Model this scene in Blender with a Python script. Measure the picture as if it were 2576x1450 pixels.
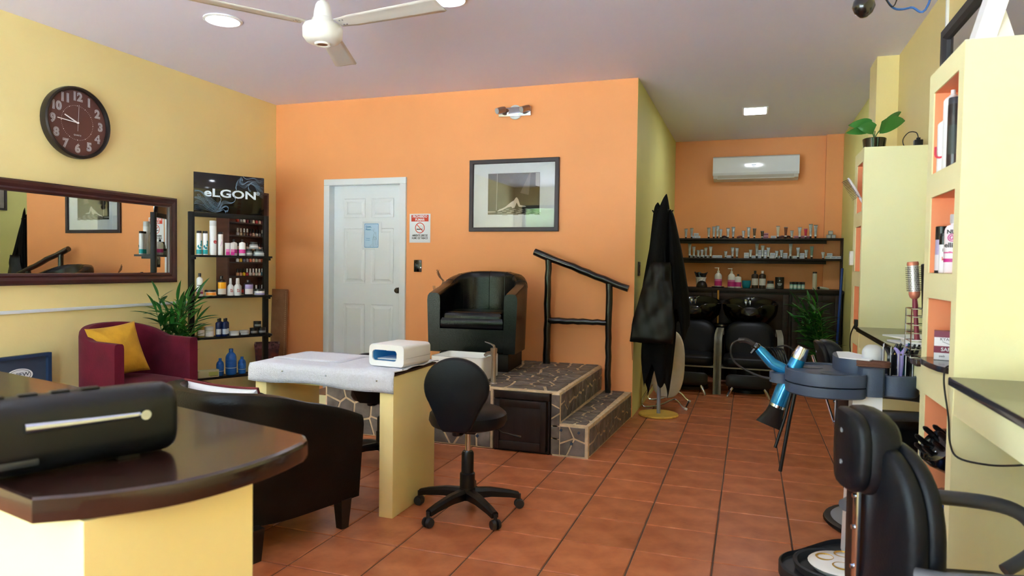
import bpy, bmesh, math, random
from mathutils import Vector, Matrix, Euler
for o in list(bpy.data.objects):
    bpy.data.objects.remove(o)
SC = bpy.context.scene
COL = SC.collection
PI = math.pi
RN = random.Random(11)


def lin(c):
    return tuple(((v / 255) / 12.92 if v / 255 <= .04045 else ((v / 255 + .055) / 1.055) ** 2.4) for v in c)


# ---------------------------------------------------------------- camera
cam = bpy.data.cameras.new('camera')
camo = bpy.data.objects.new('camera', cam)
COL.objects.link(camo)
cam.sensor_width = 36
cam.lens = 24.15
cam.clip_start = .05
cr, cu, cf = Vector((.944985, .326812, .014004)), Vector((-.023707, .025724, .999388)), Vector((-.326252, .944739, -.032056))
camo.matrix_world = Matrix(((cr.x, cu.x, -cf.x, 0), (cr.y, cu.y, -cf.y, 0), (cr.z, cu.z, -cf.z, 1.2448), (0, 0, 0, 1)))
cam.dof.use_dof = True
cam.dof.focus_distance = 5.2
cam.dof.aperture_fstop = 4.5
SC.camera = camo
# ---------------------------------------------------------------- world, daylight, exposure
W = bpy.data.worlds.new('sky')
SC.world = W
W.use_nodes = True
wb = W.node_tree.nodes['Background']
wb.inputs['Color'].default_value = (.62, .82, 1.0, 1)
wb.inputs['Strength'].default_value = 14
SC.view_settings.view_transform = 'Standard'
SC.view_settings.look = 'None'
SC.view_settings.gamma = 1
SC.view_settings.use_curve_mapping = False
SC.view_settings.exposure = 0.44
SC.cycles.max_bounces = 10
SC.cycles.diffuse_bounces = 6
SC.cycles.sample_clamp_indirect = 40
sun = bpy.data.lights.new('sun', 'SUN')
sun.energy, sun.color, sun.angle = 110, (.85, .94, 1.0), math.radians(1)
suno = bpy.data.objects.new('sun', sun)
suno.rotation_euler = Vector((-.25, -.60, -.76)).to_track_quat('-Z', 'Y').to_euler()
COL.objects.link(suno)


def arealight(name, loc, rot, sx, sy, power, col):
    l = bpy.data.lights.new(name, 'AREA')
    l.shape = 'RECTANGLE'
    l.size, l.size_y, l.energy, l.color = sx, sy, power, col
    o = bpy.data.objects.new(name, l)
    o.location, o.rotation_euler = loc, rot
    COL.objects.link(o)
    return o




# ---------------------------------------------------------------- materials
def mat(name, c, rough=.5, metal=0, spec=.5, coat=0, noise=None, bump=None, rand=0, trans=0, alpha=1, emit=None, estr=0, sheen=0, stretch=None):
    m = bpy.data.materials.new(name)
    m.use_nodes = True
    nt = m.node_tree
    b = nt.nodes['Principled BSDF']
    col = lin(c) + (1,)
    b.inputs['Base Color'].default_value = col
    b.inputs['Roughness'].default_value = rough
    b.inputs['Metallic'].default_value = metal
    b.inputs['Specular IOR Level'].default_value = spec
    b.inputs['Coat Weight'].default_value = coat
    b.inputs['Coat Roughness'].default_value = .08
    b.inputs['Transmission Weight'].default_value = trans
    b.inputs['Alpha'].default_value = alpha
    b.inputs['Sheen Weight'].default_value = sheen
    if emit:
        b.inputs['Emission Color'].default_value = lin(emit) + (1,)
        b.inputs['Emission Strength'].default_value = estr
    tc = None
    if noise or bump:
        tc = nt.nodes.new('ShaderNodeTexCoord')
        vec = tc.outputs['Object']
        if stretch:
            mp = nt.nodes.new('ShaderNodeMapping')
            mp.inputs['Scale'].default_value = stretch
            nt.links.new(vec, mp.inputs['Vector'])
            vec = mp.outputs['Vector']
    last = None
    if noise:
        n = nt.nodes.new('ShaderNodeTexNoise')
        n.inputs['Scale'].default_value = noise[0]
        n.inputs['Detail'].default_value = 5
        nt.links.new(vec, n.inputs['Vector'])
        mx = nt.nodes.new('ShaderNodeMix')
        mx.data_type = 'RGBA'
        a = noise[1]
        d = lin(noise[2]) if len(noise) > 2 else tuple(v * (1 - a) for v in col[:3])
        mx.inputs[6].default_value = tuple(min(1, v * (1 + a * .6)) for v in col[:3]) + (1,)
        mx.inputs[7].default_value = d + (1,)
        rp = nt.nodes.new('ShaderNodeMapRange')
        rp.inputs['From Min'].default_value = .35
        rp.inputs['From Max'].default_value = .68
        nt.links.new(n.outputs['Fac'], rp.inputs['Value'])
        nt.links.new(rp.outputs['Result'], mx.inputs[0])
        last = mx.outputs[2]
    if rand:
        oi = nt.nodes.new('ShaderNodeObjectInfo')
        mr = nt.nodes.new('ShaderNodeMapRange')
        mr.inputs['To Min'].default_value = 1 - rand
        mr.inputs['To Max'].default_value = 1 + rand
        nt.links.new(oi.outputs['Random'], mr.inputs['Value'])
        hs = nt.nodes.new('ShaderNodeHueSaturation')
        hs.inputs['Color'].default_value = col
        nt.links.new(mr.outputs['Result'], hs.inputs['Value'])
        if last:
            nt.links.new(last, hs.inputs['Color'])
        last = hs.outputs['Color']
    if last:
        nt.links.new(last, b.inputs['Base Color'])
    if bump:
        n2 = nt.nodes.new('ShaderNodeTexNoise')
        n2.inputs['Scale'].default_value = bump[0]
        n2.inputs['Detail'].default_value = 6
        nt.links.new(vec, n2.inputs['Vector'])
        bp = nt.nodes.new('ShaderNodeBump')
        bp.inputs['Strength'].default_value = bump[1]
        bp.inputs['Distance'].default_value = .01
        nt.links.new(n2.outputs['Fac'], bp.inputs['Height'])
        nt.links.new(bp.outputs['Normal'], b.inputs['Normal'])
    return m


ORANGE = mat('orange_paint', (245, 168, 106), .55, noise=(1.2, .05), bump=(60, .06))
ORANGE2 = mat('niche_orange_paint', (246, 160, 112), .6, bump=(60, .06))
YELLOW = mat('yellow_paint', (240, 223, 158), .6, noise=(1.0, .05), bump=(60, .06))
LIME = mat('olive_green_paint', (220, 216, 138), .6, noise=(1.2, .06), bump=(60, .06))
CREAM = mat('pale_yellow_paint', (240, 237, 188), .6, noise=(1.5, .03), bump=(40, .08))
CEIL = mat('ceiling_paint', (230, 229, 250), .7, bump=(30, .06))
GROUT = mat('dark_grout', (92, 72, 60), .9, noise=(9, .3))
TILE = mat('terracotta_tile', (194, 120, 80), .3, spec=.4, noise=(7, .16, (164, 90, 54)), bump=(30, .08), rand=.09)
MORTAR = mat('tan_mortar', (216, 194, 160), .85, noise=(20, .2), bump=(40, .3))
STONE = mat('grey_slate', (116, 108, 102), .5, noise=(14, .25, (92, 84, 80)), bump=(30, .2), rand=.2)
ACCENT = mat('blue_glass_mosaic', (62, 82, 104), .2, rand=.2)
WHITE = mat('white_gloss_paint', (226, 234, 240), .35, bump=(20, .03))
BLACKLEATHER = mat('black_leather', (6, 8, 13), .22, spec=.35, noise=(4, .2), bump=(120, .12))
BROWNLEATHER = mat('dark_brown_leather', (15, 11, 10), .34, spec=.2, noise=(4, .25), bump=(120, .12))
VINYL = mat('black_vinyl', (13, 16, 22), .42, spec=.22, bump=(150, .08))
VELVET = mat('maroon_velvet', (96, 14, 40), .8, spec=.2, noise=(6, .3), bump=(90, .15), sheen=.06)
MUSTARD = mat('mustard_velvet', (206, 156, 48), .85, spec=.2, noise=(9, .2), bump=(80, .2), sheen=.06)
BLACKPL = mat('black_plastic', (12, 12, 14), .4, spec=.35)
BLACKGL = mat('black_gloss', (10, 10, 12), .08, coat=.5)
BLACKMT = mat('black_painted_metal', (14, 15, 17), .45, spec=.35)
GREYPL = mat('slate_grey_plastic', (60, 74, 98), .5, bump=(200, .1))
DKGREYPL = mat('charcoal_plastic', (38, 40, 45), .45)
WHITEPL = mat('white_plastic', (236, 238, 242), .3)
FROST = mat('frosted_plastic', (232, 236, 242), .35, trans=.35, alpha=.9)
CHROME = mat('chrome', (206, 218, 236), .12, metal=1)
NICKEL = mat('brushed_nickel', (190, 184, 176), .3, metal=1)
STEELGREY = mat('grey_painted_steel', (136, 140, 146), .4)
DKWOOD = mat('dark_stained_wood', (44, 29, 27), .4, spec=.35, noise=(3, .35), bump=(12, .15), stretch=(1, 1, 8))
DKWOOD2 = mat('near_black_wood', (36, 26, 25), .4, spec=.35, noise=(3, .3), bump=(12, .12), stretch=(8, 1, 1))
SLAB = mat('dark_varnished_slab', (44, 24, 20), .22, coat=.35, noise=(2.5, .35), bump=(5, .06), stretch=(2, 2, 1))
POLEWOOD = mat('black_lacquered_pole', (18, 16, 17), .25, coat=.4, bump=(14, .3))
REDWOOD = mat('reddish_brown_wood', (88, 52, 42), .45, noise=(3, .3), stretch=(1, 1, 6))
FRAMEWOOD = mat('mahogany_frame', (62, 30, 32), .32, noise=(4, .25), coat=.2)
FRAMEBLK = mat('dark_brown_picture_frame', (48, 38, 46), .45)
MIRROR = mat('mirror_silver', (232, 236, 236), .01, metal=1)
GLASS = mat('clear_glass', (255, 255, 255), .02, trans=1)
PAPER = mat('white_paper', (232, 238, 244), .6)
MATBOARD = mat('white_mat_board', (222, 230, 234), .5)
TOWEL = mat('white_terry_towel', (228, 232, 246), .95, spec=.1, noise=(120, .06), bump=(260, .7))
FABRICW = mat('white_cotton', (232, 232, 238), .9, spec=.1, bump=(160, .25))
FABRICG = mat('offwhite_nylon', (206, 200, 186), .8, noise=(6, .12), bump=(30, .3))
CAPE = mat('black_cape_cloth', (8, 9, 11), .75, spec=.15, bump=(80, .2))
CAPESH = mat('black_waxed_cloth', (10, 11, 13), .4, spec=.3, bump=(10, .22), stretch=(2.5, 2.5, .8))
SUEDE = mat('tan_suede', (150, 112, 84), .95, spec=.1, noise=(7, .25), bump=(60, .3))
LEAFD = mat('dark_green_leaf', (36, 104, 40), .4, rand=.35)
LEAFL = mat('bright_green_leaf', (66, 140, 52), .35, rand=.25)
STEMG = mat('green_stem', (70, 110, 50), .5)
BASEWOOD = mat('yellow_pine_wood', (208, 168, 66), .4, noise=(5, .25), stretch=(1, 9, 1))
ARMGREY = mat('worn_grey_laminate', (136, 134, 122), .5, noise=(8, .2))
LIGHTDISC = mat('lit_diffuser', (255, 255, 255), .5, emit=(235, 244, 255), estr=30)
CABLE = mat('black_cable', (18, 18, 19), .5)
BLUECABLE = mat('blue_cable', (38, 92, 160), .4)
_fl = {}


def flat(c, rough=.45, metal=0, coat=0):
    k = (tuple(c), rough, metal, coat)
    if k not in _fl:
        _fl[k] = mat('paint_%d_%d_%d' % tuple(c), c, rough, metal, coat=coat)
    return _fl[k]


# ---------------------------------------------------------------- mesh builder
_rb = {}


def rbox_data(sx, sy, sz, r, seg):
    k = (round(sx, 4), round(sy, 4), round(sz, 4), round(r, 4), seg)
    if k not in _rb:
        bm = bmesh.new()
        bmesh.ops.create_cube(bm, size=1)
        for v in bm.verts:
            v.co = Vector((v.co.x * sx, v.co.y * sy, v.co.z * sz))
        if r > 0:
            bmesh.ops.bevel(bm, geom=list(bm.edges), offset=min(r, .49 * min(sx, sy, sz)), segments=seg, affect='EDGES', profile=.5)
        bm.verts.ensure_lookup_table()
        _rb[k] = ([v.co.copy() for v in bm.verts], [[v.index for v in f.verts] for f in bm.faces])
        bm.free()
    return _rb[k]


def catmull(pts, n=6, closed=False):
    P = [Vector(p) for p in pts]
    out = []
    m = len(P)
    for i in range(m if closed else m - 1):
        p0 = P[(i - 1) % m] if closed or i > 0 else P[0]
        p1, p2 = P[i], P[(i + 1) % m]
        p3 = P[(i + 2) % m] if closed or i + 2 < m else P[-1]
        for k in range(n):
            t = k / n
            out.append(.5 * ((2 * p1) + (p2 - p0) * t + (2 * p0 - 5 * p1 + 4 * p2 - p3) * t * t + (3 * p1 - p0 - 3 * p2 + p3) * t ** 3))
    if not closed:
        out.append(P[-1])
    return out


class G:
    def __init__(s):
        s.v, s.f = [], []

    def add(s, vs, fs, M=None):
        b = len(s.v)
        s.v += [tuple(M @ Vector(v)) if M is not None else tuple(v) for v in vs]
        s.f += [[i + b for i in f] for f in fs]
        return s

    def box(s, c, d, r=0, M=None, seg=2):
        vs, fs = rbox_data(d[0], d[1], d[2], r, seg)
        T = Matrix.Translation(c)
        return s.add(vs, fs, T @ M if M is not None else T)

    def span(s, a, b, r=0, seg=2):
        return s.box([(x + y) / 2 for x, y in zip(a, b)], [abs(y - x) for x, y in zip(a, b)], r, None, seg)

    def lathe(s, prof, seg=20, c=(0, 0, 0), M=None, sc=(1, 1), cap=True):
        vs, fs = [], []
        n = len(prof)
        for i in range(seg):
            a = 2 * PI * i / seg
            for r, z in prof:
                vs.append((c[0] + r * math.cos(a) * sc[0], c[1] + r * math.sin(a) * sc[1], c[2] + z))
        for i in range(seg):
            j = (i + 1) % seg
            for k in range(n - 1):
                fs.append([i * n + k, j * n + k, j * n + k + 1, i * n + k + 1])
        if cap and prof[0][0] > 1e-6:
            fs.append([i * n for i in range(seg)][::-1])
        if cap and prof[-1][0] > 1e-6:
            fs.append([i * n + n - 1 for i in range(seg)])
        return s.add(vs, fs, M)

    def tube(s, pts, r, seg=8, closed=False, caps=True, flat=1):
        P = [Vector(p) for p in pts]
        n = len(P)
        rs = r if isinstance(r, (list, tuple)) else [r] * n
        vs, fs = [], []
        up = None
        for i, p in enumerate(P):
            t = (P[(i + 1) % n] - P[i - 1]) if closed else (P[min(i + 1, n - 1)] - P[max(i - 1, 0)])
            t.normalize()
            if up is None:
                up = Vector((0, 0, 1)) if abs(t.z) < .9 else Vector((1, 0, 0))
            a = t.cross(up)
            if a.length < 1e-6:
                a = t.orthogonal()
            a.normalize()
            up = a.cross(t).normalized()
            for k in range(seg):
                th = 2 * PI * k / seg
                vs.append(p + (a * math.cos(th) + up * math.sin(th) * flat) * rs[i])
        for i in range(n if closed else n - 1):
            j = (i + 1) % n
            for k in range(seg):
                l = (k + 1) % seg
                fs.append([i * seg + k, i * seg + l, j * seg + l, j * seg + k])
        if caps and not closed:
            fs.append(list(range(seg))[::-1])
            fs.append([(n - 1) * seg + k for k in range(seg)])
        return s.add(vs, fs)

    def cyl(s, a, b, r0, r1=None, seg=14):
        return s.tube([a, b], [r0, r0 if r1 is None else r1], seg)

    def prism(s, poly, z0, z1, M=None):
        n = len(poly)
        vs = [(x, y, z0) for x, y in poly] + [(x, y, z1) for x, y in poly]
        fs = [list(range(n))[::-1], list(range(n, 2 * n))] + [[i, (i + 1) % n, n + (i + 1) % n, n + i] for i in range(n)]
        return s.add(vs, fs, M)

    def layers(s, out, lay, fn):
        """outline scaled and stacked in layers (scale, depth); fn(u, v, d) -> point"""
        n = len(out)
        vs = [fn(u * k, v * k, d) for k, d in lay for u, v in out]
        fs = [list(range(n))[::-1]]
        for i in range(len(lay) - 1):
            for k in range(n):
                l = (k + 1) % n
                fs.append([i * n + k, i * n + l, (i + 1) * n + l, (i + 1) * n + k])
        b = (len(lay) - 1) * n
        fs.append([b + k for k in range(n)])
        return s.add(vs, fs)

    def grid(s, rows, closed=False):
        m, n = len(rows), len(rows[0])
        vs = [p for r in rows for p in r]
        fs = []
        for i in range(m - 1):
            for k in range(n if closed else n - 1):
                l = (k + 1) % n
                fs.append([i * n + k, i * n + l, (i + 1) * n + l, (i + 1) * n + k])
        return s.add(vs, fs)

    def ball(s, c, r, seg=14):
        r = r if isinstance(r, (list, tuple)) else (r, r, r)
        h = seg // 2
        pr = [(math.sin(PI * i / h), -math.cos(PI * i / h)) for i in range(h + 1)]
        pr[0], pr[-1] = (0, -1), (0, 1)
        M = Matrix.Translation(c) @ Matrix.Diagonal((r[0], r[1], r[2], 1))
        return s.lathe(pr, seg, M=M)

    def mesh(s, name, m, ang=38, fix=True):
        me = bpy.data.meshes.new(name)
        me.from_pydata(s.v, [], s.f)
        if fix:
            bm = bmesh.new()
            bm.from_mesh(me)
            bmesh.ops.remove_doubles(bm, verts=bm.verts, dist=1e-6)
            bmesh.ops.recalc_face_normals(bm, faces=bm.faces)
            bm.to_mesh(me)
            bm.free()
        me.materials.append(m)
        me.shade_smooth()
        me.set_sharp_from_angle(angle=math.radians(ang))
        return me

    def out(s, name, m, parent=None, label=None, ang=38, fix=True):
        return part(name, s.mesh(name, m, ang, fix), parent, label)


def part(name, me, parent=None, label=None):
    o = bpy.data.objects.new(name, me)
    COL.objects.link(o)
    if parent:
        o.parent = parent
    if label:
        o['label'] = label
    return o


def tag(o, label, cat, group=None, loc=None, rz=0):
    o['label'], o['category'] = label, cat
    if group:
        o['group'] = group
    if loc is not None:
        o.location = loc
        o.rotation_euler = (0, 0, rz)
    return o


def thing(name, label, cat, loc=(0, 0, 0), rz=0, group=None):
    o = bpy.data.objects.new(name, None)
    o.empty_display_size = .05
    COL.objects.link(o)
    return tag(o, label, cat, group, loc, rz)


def struct(o):
    o['kind'] = 'structure'
    return o


def dup(root, label, loc, rz, group=None):
    def cp(o, par):
        c = o.copy()
        COL.objects.link(c)
        if par:
            c.parent = par
        for ch in list(o.children):
            cp(ch, c)
        return c
    r = cp(root, None)
    return tag(r, label, r['category'], group or r.get('group'), loc, rz)


def text(s, size, m, parent, loc, rot=(PI / 2, 0, 0), name='lettering', sx=1, off=0, ext=.0004, ax='CENTER'):
    c = bpy.data.curves.new(name, 'FONT')
    c.body, c.size, c.offset, c.extrude = s, size, off, ext
    c.align_x, c.align_y = ax, 'CENTER'
    c.resolution_u = 3
    o = bpy.data.objects.new(name, c)
    me = bpy.data.meshes.new_from_object(o)
    bpy.data.objects.remove(o)
    me.name = name
    me.materials.clear()
    me.materials.append(m)
    o = part(name, me, parent)
    o.location, o.rotation_euler, o.scale = loc, rot, (sx, 1, 1)
    return o


def rrect(w, h, r, n=5):
    r = min(r, w / 2 - 1e-4, h / 2 - 1e-4)
    return [(sx * (w / 2 - r) + r * math.cos(a0 + PI / 2 * k / n), sy * (h / 2 - r) + r * math.sin(a0 + PI / 2 * k / n))
            for sx, sy, a0 in ((1, 1, 0), (-1, 1, PI / 2), (-1, -1, PI), (1, -1, 1.5 * PI)) for k in range(n + 1)]


def sellipse(a, b, p=2.5, n=32):
    o = []
    for i in range(n):
        t = 2 * PI * i / n
        c, s = math.cos(t), math.sin(t)
        o.append((a * math.copysign(abs(c) ** (2 / p), c), b * math.copysign(abs(s) ** (2 / p), s)))
    return o


def ordinal(i):
    return ['first', 'second', 'third', 'fourth', 'fifth', 'sixth', 'seventh', 'eighth', 'ninth', 'tenth', 'eleventh', 'twelfth', 'thirteenth',
            'fourteenth', 'fifteenth', 'sixteenth', 'seventeenth', 'eighteenth', 'nineteenth', 'twentieth', 'twenty-first', 'twenty-second', 'twenty-third',
            'twenty-fourth', 'twenty-fifth', 'twenty-sixth', 'twenty-seventh', 'twenty-eighth', 'twenty-ninth', 'thirtieth'][i]
# ================================================================ the room
XL, XR, YF, XA, YB, H = -4.454, .981, 5.691, -.897, 8.708, 2.8
YR = -1.6


def wbox(name, a, b, m):
    return struct(G().span(a, b).out(name, m))


floor = wbox('floor', (XL - .1, YR - .1, -.1), (XR + .1, YB + .1, -.004), GROUT)
wbox('ceiling', (XL - .15, YR - .15, H), (XR + .15, YB + .15, H + .1), CEIL)
wbox('wall_left', (XL - .15, YR - .15, -.1), (XL, YF + .15, H), YELLOW)
g = G()
g.span((XL, YF, -.1), (-3.865, YF + .12, H)).span((-3.024, YF, -.1), (XA, YF + .12, H)).span((-3.865, YF, 2.03), (-3.024, YF + .12, H))
struct(g.out('wall_far', ORANGE))
wbox('wall_alcove_left', (XA - .12, YF + .0006, -.1), (XA + .0006, YB + .12, H), LIME)
g = G().span((XA, YB, -.1), (XR, YB + .12, H))
wbox('wall_alcove_strip', (.80, YB - .06, 1.03), (XR - .0005, YB - .0005, H - .0005), ORANGE)
struct(g.out('wall_alcove_back', ORANGE))
wbox('wall_right', (XR, YR - .15, -.1), (XR + .15, 5.62, H), YELLOW)
wbox('wall_right_alcove', (XR, 5.62, -.1), (XR + .15, YB + .12, H), LIME)
wbox('wall_right_pilaster', (.838, 5.61, 0), (XR, 5.92, H), YELLOW)
# street side behind the viewer: wall with two windows
g = G()
WX = [(-4.3, -2.55), (-2.35, -.6)]
g.span((XL, YR - .15, -.1), (XR, YR, .2)).span((XL, YR - .15, 2.45), (XR, YR, H))
for a, b in ((XL, WX[0][0]), (WX[0][1], WX[1][0]), (WX[1][1], XR)):
    g.span((a, YR - .15, .2), (b, YR, 2.45))
struct(g.out('wall_rear', YELLOW))
for i, (a, b) in enumerate(WX):
    w = struct(thing('window_%d' % (i + 1), '', ''))
    del w['label'], w['category']
    g = G()
    m = (a + b) / 2
    for p, q in (((a, .2), (a + .06, 2.45)), ((b - .06, .2), (b, 2.45)), ((a, .2), (b, .26)), ((a, 2.39), (b, 2.45)), ((m - .03, .2), (m + .03, 2.45)), ((a, 1.55), (b, 1.6))):
        g.span((p[0], YR - .11, p[1]), (q[0], YR - .05, q[1]))
    g.out('window_frame', BLACKMT, w)
    lp = bpy.data.lights.new('window_portal', 'AREA')
    lp.shape, lp.size, lp.size_y = 'RECTANGLE', b - a, 2.25
    lp.cycles.is_portal = True
    lo = bpy.data.objects.new('window_portal', lp)
    lo.location, lo.rotation_euler = ((a + b) / 2, YR - .16, 1.325), (PI / 2, 0, 0)
    COL.objects.link(lo)
# planting outside those windows (seen only in reflections)
g = G()
for k in range(60):
    g.ball((-11 + (k % 30) * .5 + RN.uniform(-.3, .3), -11.8 + RN.uniform(-.8, .8), RN.uniform(.4, 2.0) if k < 30 else RN.uniform(2.2, 4.6)), [RN.uniform(.6, 1.1) for _ in range(3)], 10)
hd = g.out('garden_hedge', mat('sunlit_foliage', (62, 80, 46), .8, spec=.1, noise=(5, .5, (24, 36, 18)), bump=(9, .8)))
tag(hd, 'green hedge in the garden outside the street windows', 'hedge')
struct(G().span((-14, -16, -.3), (10, YR - .2, -.12)).out('ground_outside', mat('outside_paving', (226, 226, 222), .9)))

# ---- floor tiles
TX, TY, TS = -.7792, 3.0024, .3303


def tile_mesh(w, h):
    a, b, c = w / 2, h / 2, .003
    vs = [(sx * a, sy * b, -.006) for sx, sy in ((-1, -1), (1, -1), (1, 1), (-1, 1))] + [(sx * a, sy * b, -c) for sx, sy in ((-1, -1), (1, -1), (1, 1), (-1, 1))] \
        + [(sx * (a - c), sy * (b - c), 0) for sx, sy in ((-1, -1), (1, -1), (1, 1), (-1, 1))]
    fs = [[8, 9, 10, 11]] + [[l + i, l + (i + 1) % 4, l + 4 + (i + 1) % 4, l + 4 + i] for l in (0, 4) for i in range(4)]
    return vs, fs


tv, tf = tile_mesh(TS - .007, TS - .007)
tm = G().add(tv, tf).mesh('tile', TILE, 20)
cells = []
for i in range(-12, 6):
    for j in range(-14, 18):
        x, y = TX + (i + .5) * TS, TY + (j + .5) * TS
        if x - TS / 2 < XL - .2 or x > XR + .1 or (y > YF + .1 and x < XA - .2) or y > YB + .1:
            continue
        d = Vector((x, y, -1.2448))
        z = d.dot(cf)
        u, v = (d.dot(cr) / z if z > .1 else 9), (d.dot(cu) / z if z > .1 else 9)
        vis = z > .1 and abs(u) < .78 and -.47 < v and not (-2.9 < x < -1.1 and 4.5 < y < YF) and not (x < -1.0 and y < 2.6 and u < -.2)
        cells.append((not vis, z if z > 0 else 99, x, y))
cells.sort()
rest = G()
for k, (nv, z, x, y) in enumerate(cells):
    if k < 296 and not nv:
        o = part('tile', tm, floor)
        o.location = (x, y, 0)
        o.rotation_euler = (0, 0, RN.choice((0, PI)))
    else:
        rest.add(tv, tf, Matrix.Translation((x, y, 0)))
o = rest.out('tile_field', TILE, floor, fix=False)
o['kind'] = 'stuff'

# ---- trim rail on the left wall
tr = struct(G().span((XL, 1.2, .893), (XL + .018, 4.62, .915), .003).out('trim_1', WHITE))

# ---- white six-panel door
door = struct(thing('door_1', '', ''))
del door['label'], door['category']
g = G()
for a, b in (((-3.885, 5.668, 0), (-3.822, 5.80, 1.991)), ((-3.067, 5.668, 0), (-3.004, 5.80, 1.991)), ((-3.885, 5.668, 1.9915), (-3.004, 5.80, 2.05))):
    g.span(a, b, .004)
g.out('door_frame', WHITE, door)
G().span((-3.823, 5.755, .01), (-3.066, 5.795, 1.992)).out('door_leaf', WHITE, door)
for x0, x1 in ((-3.712, -3.475), (-3.41, -3.17)):
    for z0, z1 in ((1.685, 1.87), (1.06, 1.585), (.25, .86)):
        g = G()
        w, h = x1 - x0, z1 - z0
        rows = []
        for ins, dy in ((0, 0), (.012, .008), (.03, .003), (.042, -.004)):
            rows.append([(x0 + ins, 5.7545 - (.004 - dy) - .001, z0 + ins), (x1 - ins, 5.7545 - (.004 - dy) - .001, z0 + ins), (x1 - ins, 5.7545 - (.004 - dy) - .001, z1 - ins), (x0 + ins, 5.7545 - (.004 - dy) - .001, z1 - ins)])
        g.grid(rows, True)
        g.f.append([12, 13, 14, 15])
        g.out('door_panel', WHITE, door, ang=12)
g = G().lathe([(0, .055), (.02, .052), (.027, .035), (.02, .02), (.01, .016), (.01, .004), (.028, .003), (.028, 0)][::-1], 16, M=Matrix.Translation((-3.115, 5.755, 1.0)) @ Matrix.Rotation(PI / 2, 4, 'X'))
g.out('door_knob', flat((70, 60, 52), .3, 1), door, label='dark bronze door knob')

# ---- styling station piers with four niches each
NZ = [(.03, .795), (.912, 1.15), (1.24, 1.515), (1.60, 1.895)]


def pier(name, y0, y1, n0, n1):
    xf, top = .62, 1.972
    g = G()
    zs = [0] + [z for p in NZ for z in p] + [top]
    for k in range(len(zs) - 1):
        z0, z1 = zs[k], zs[k + 1]
        if k % 2 == 0:
            g.span((xf, y0, z0), (XR, y1, z1))
        else:
            g.span((xf, y0, z0), (XR, n0, z1)).span((xf, n1, z0), (XR, y1, z1)).span((xf + .23, n0, z0), (XR, n1, z1))
    p = struct(g.out(name, CREAM))
    for z0, z1 in NZ:
        q = G()
        e = .0015
        x0, x1 = xf + .004, xf + .23 - e
        q.add([(x1, n0 + e, z0 + e), (x1, n1 - e, z0 + e), (x1, n1 - e, z1 - e), (x1, n0 + e, z1 - e), (x0, n0 + e, z0 + e), (x0, n1 - e, z0 + e), (x0, n1 - e, z1 - e), (x0, n0 + e, z1 - e)],
              [[0, 1, 2, 3], [0, 1, 5, 4], [1, 2, 6, 5], [2, 3, 7, 6], [3, 0, 4, 7]])
        q.out('niche_lining', ORANGE2, p, label='orange painted niche lining')
    return p


pier('wall_pier_near', 2.51, 2.95, 2.57, 2.885)
pier('wall_pier_far', 4.51, 4.87, 4.55, 4.775)
# white notch: worktop aprons between the piers
for nm, a, b in (('wall_apron_near', .5, 2.51), ('wall_apron_far', 2.95, 4.51)):
    wbox(nm, (.622, a, .792), (.70, b, .884), CREAM)


# ---- tiled platform with step
def voronoi(w, h, size, seed, gap):
    r = random.Random(seed)
    nx, ny = max(1, round(w / size)), max(1, round(h / size))
    pts = [((i + .5 + r.uniform(-.42, .42)) * w / nx, (j + .5 + r.uniform(-.42, .42)) * h / ny) for i in range(nx) for j in range(ny)]
    res = []
    for a in pts:
        poly = [(0, 0), (w, 0), (w, h), (0, h)]
        for b in pts:
            dx, dy = b[0] - a[0], b[1] - a[1]
            L = math.hypot(dx, dy)
            if b is a or L > 4 * size:
                continue
            dx, dy = dx / L, dy / L
            c = (a[0] + b[0]) / 2 * dx + (a[1] + b[1]) / 2 * dy - gap / 2
            new = []
            for k in range(len(poly)):
                p, q = poly[k - 1], poly[k]
                dp, dq = p[0] * dx + p[1] * dy - c, q[0] * dx + q[1] * dy - c
                if (dp < 0) != (dq < 0):
                    t = dp / (dp - dq)
                    new.append((p[0] + (q[0] - p[0]) * t, p[1] + (q[1] - p[1]) * t))
                if dq < 0:
                    new.append(q)
            poly = new
            if len(poly) < 3:
                break
        if len(poly) >= 3:
            res.append(poly)
    return res


plat = thing('tiled_platform', 'raised platform clad in broken grey stone mosaic with a side step', 'platform')
g = G()
g.span((-2.95, 4.335, 0), (-1.62, YF - .001, .42), .012)
g.span((-1.63, 4.42, 0), (-1.2, YF - .001, .42))
g.span((-1.63, 4.335, .405), (-1.2, 4.43, .42), .006)
g.span((-1.215, 4.335, 0), (-1.155, YF - .001, .42), .014)
g.add([(-1.2, 4.335, 0), (-.962, 4.335, 0), (-.903, YF - .001, 0), (-1.2, YF - .001, 0), (-1.2, 4.335, .212), (-.962, 4.335, .212), (-.903, YF - .001, .212), (-1.2, YF - .001, .212)],
      [[0, 1, 2, 3], [4, 5, 6, 7], [0, 1, 5, 4], [1, 2, 6, 5], [2, 3, 7, 6], [3, 0, 4, 7]])
g.out('mortar_core', MORTAR, plat)
ns = 0


def clad(polys, fn, th=.006):
    global ns
    for p in polys:
        n = len(p)
        cx, cy = sum(q[0] for q in p) / n, sum(q[1] for q in p) / n
        vs = [fn(u, v, -.003) for u, v in p] + [fn(u, v, th - .002) for u, v in p] + [fn(cx + (u - cx) * .95, cy + (v - cy) * .95, th) for u, v in p]
        fs = [[l + k, l + (k + 1) % n, l + n + (k + 1) % n, l + n + k] for l in (0, n) for k in range(n)] + [[2 * n + k for k in range(n)]]
        G().add(vs, fs).out('stone', STONE, plat, ang=20)
        ns += 1


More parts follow.
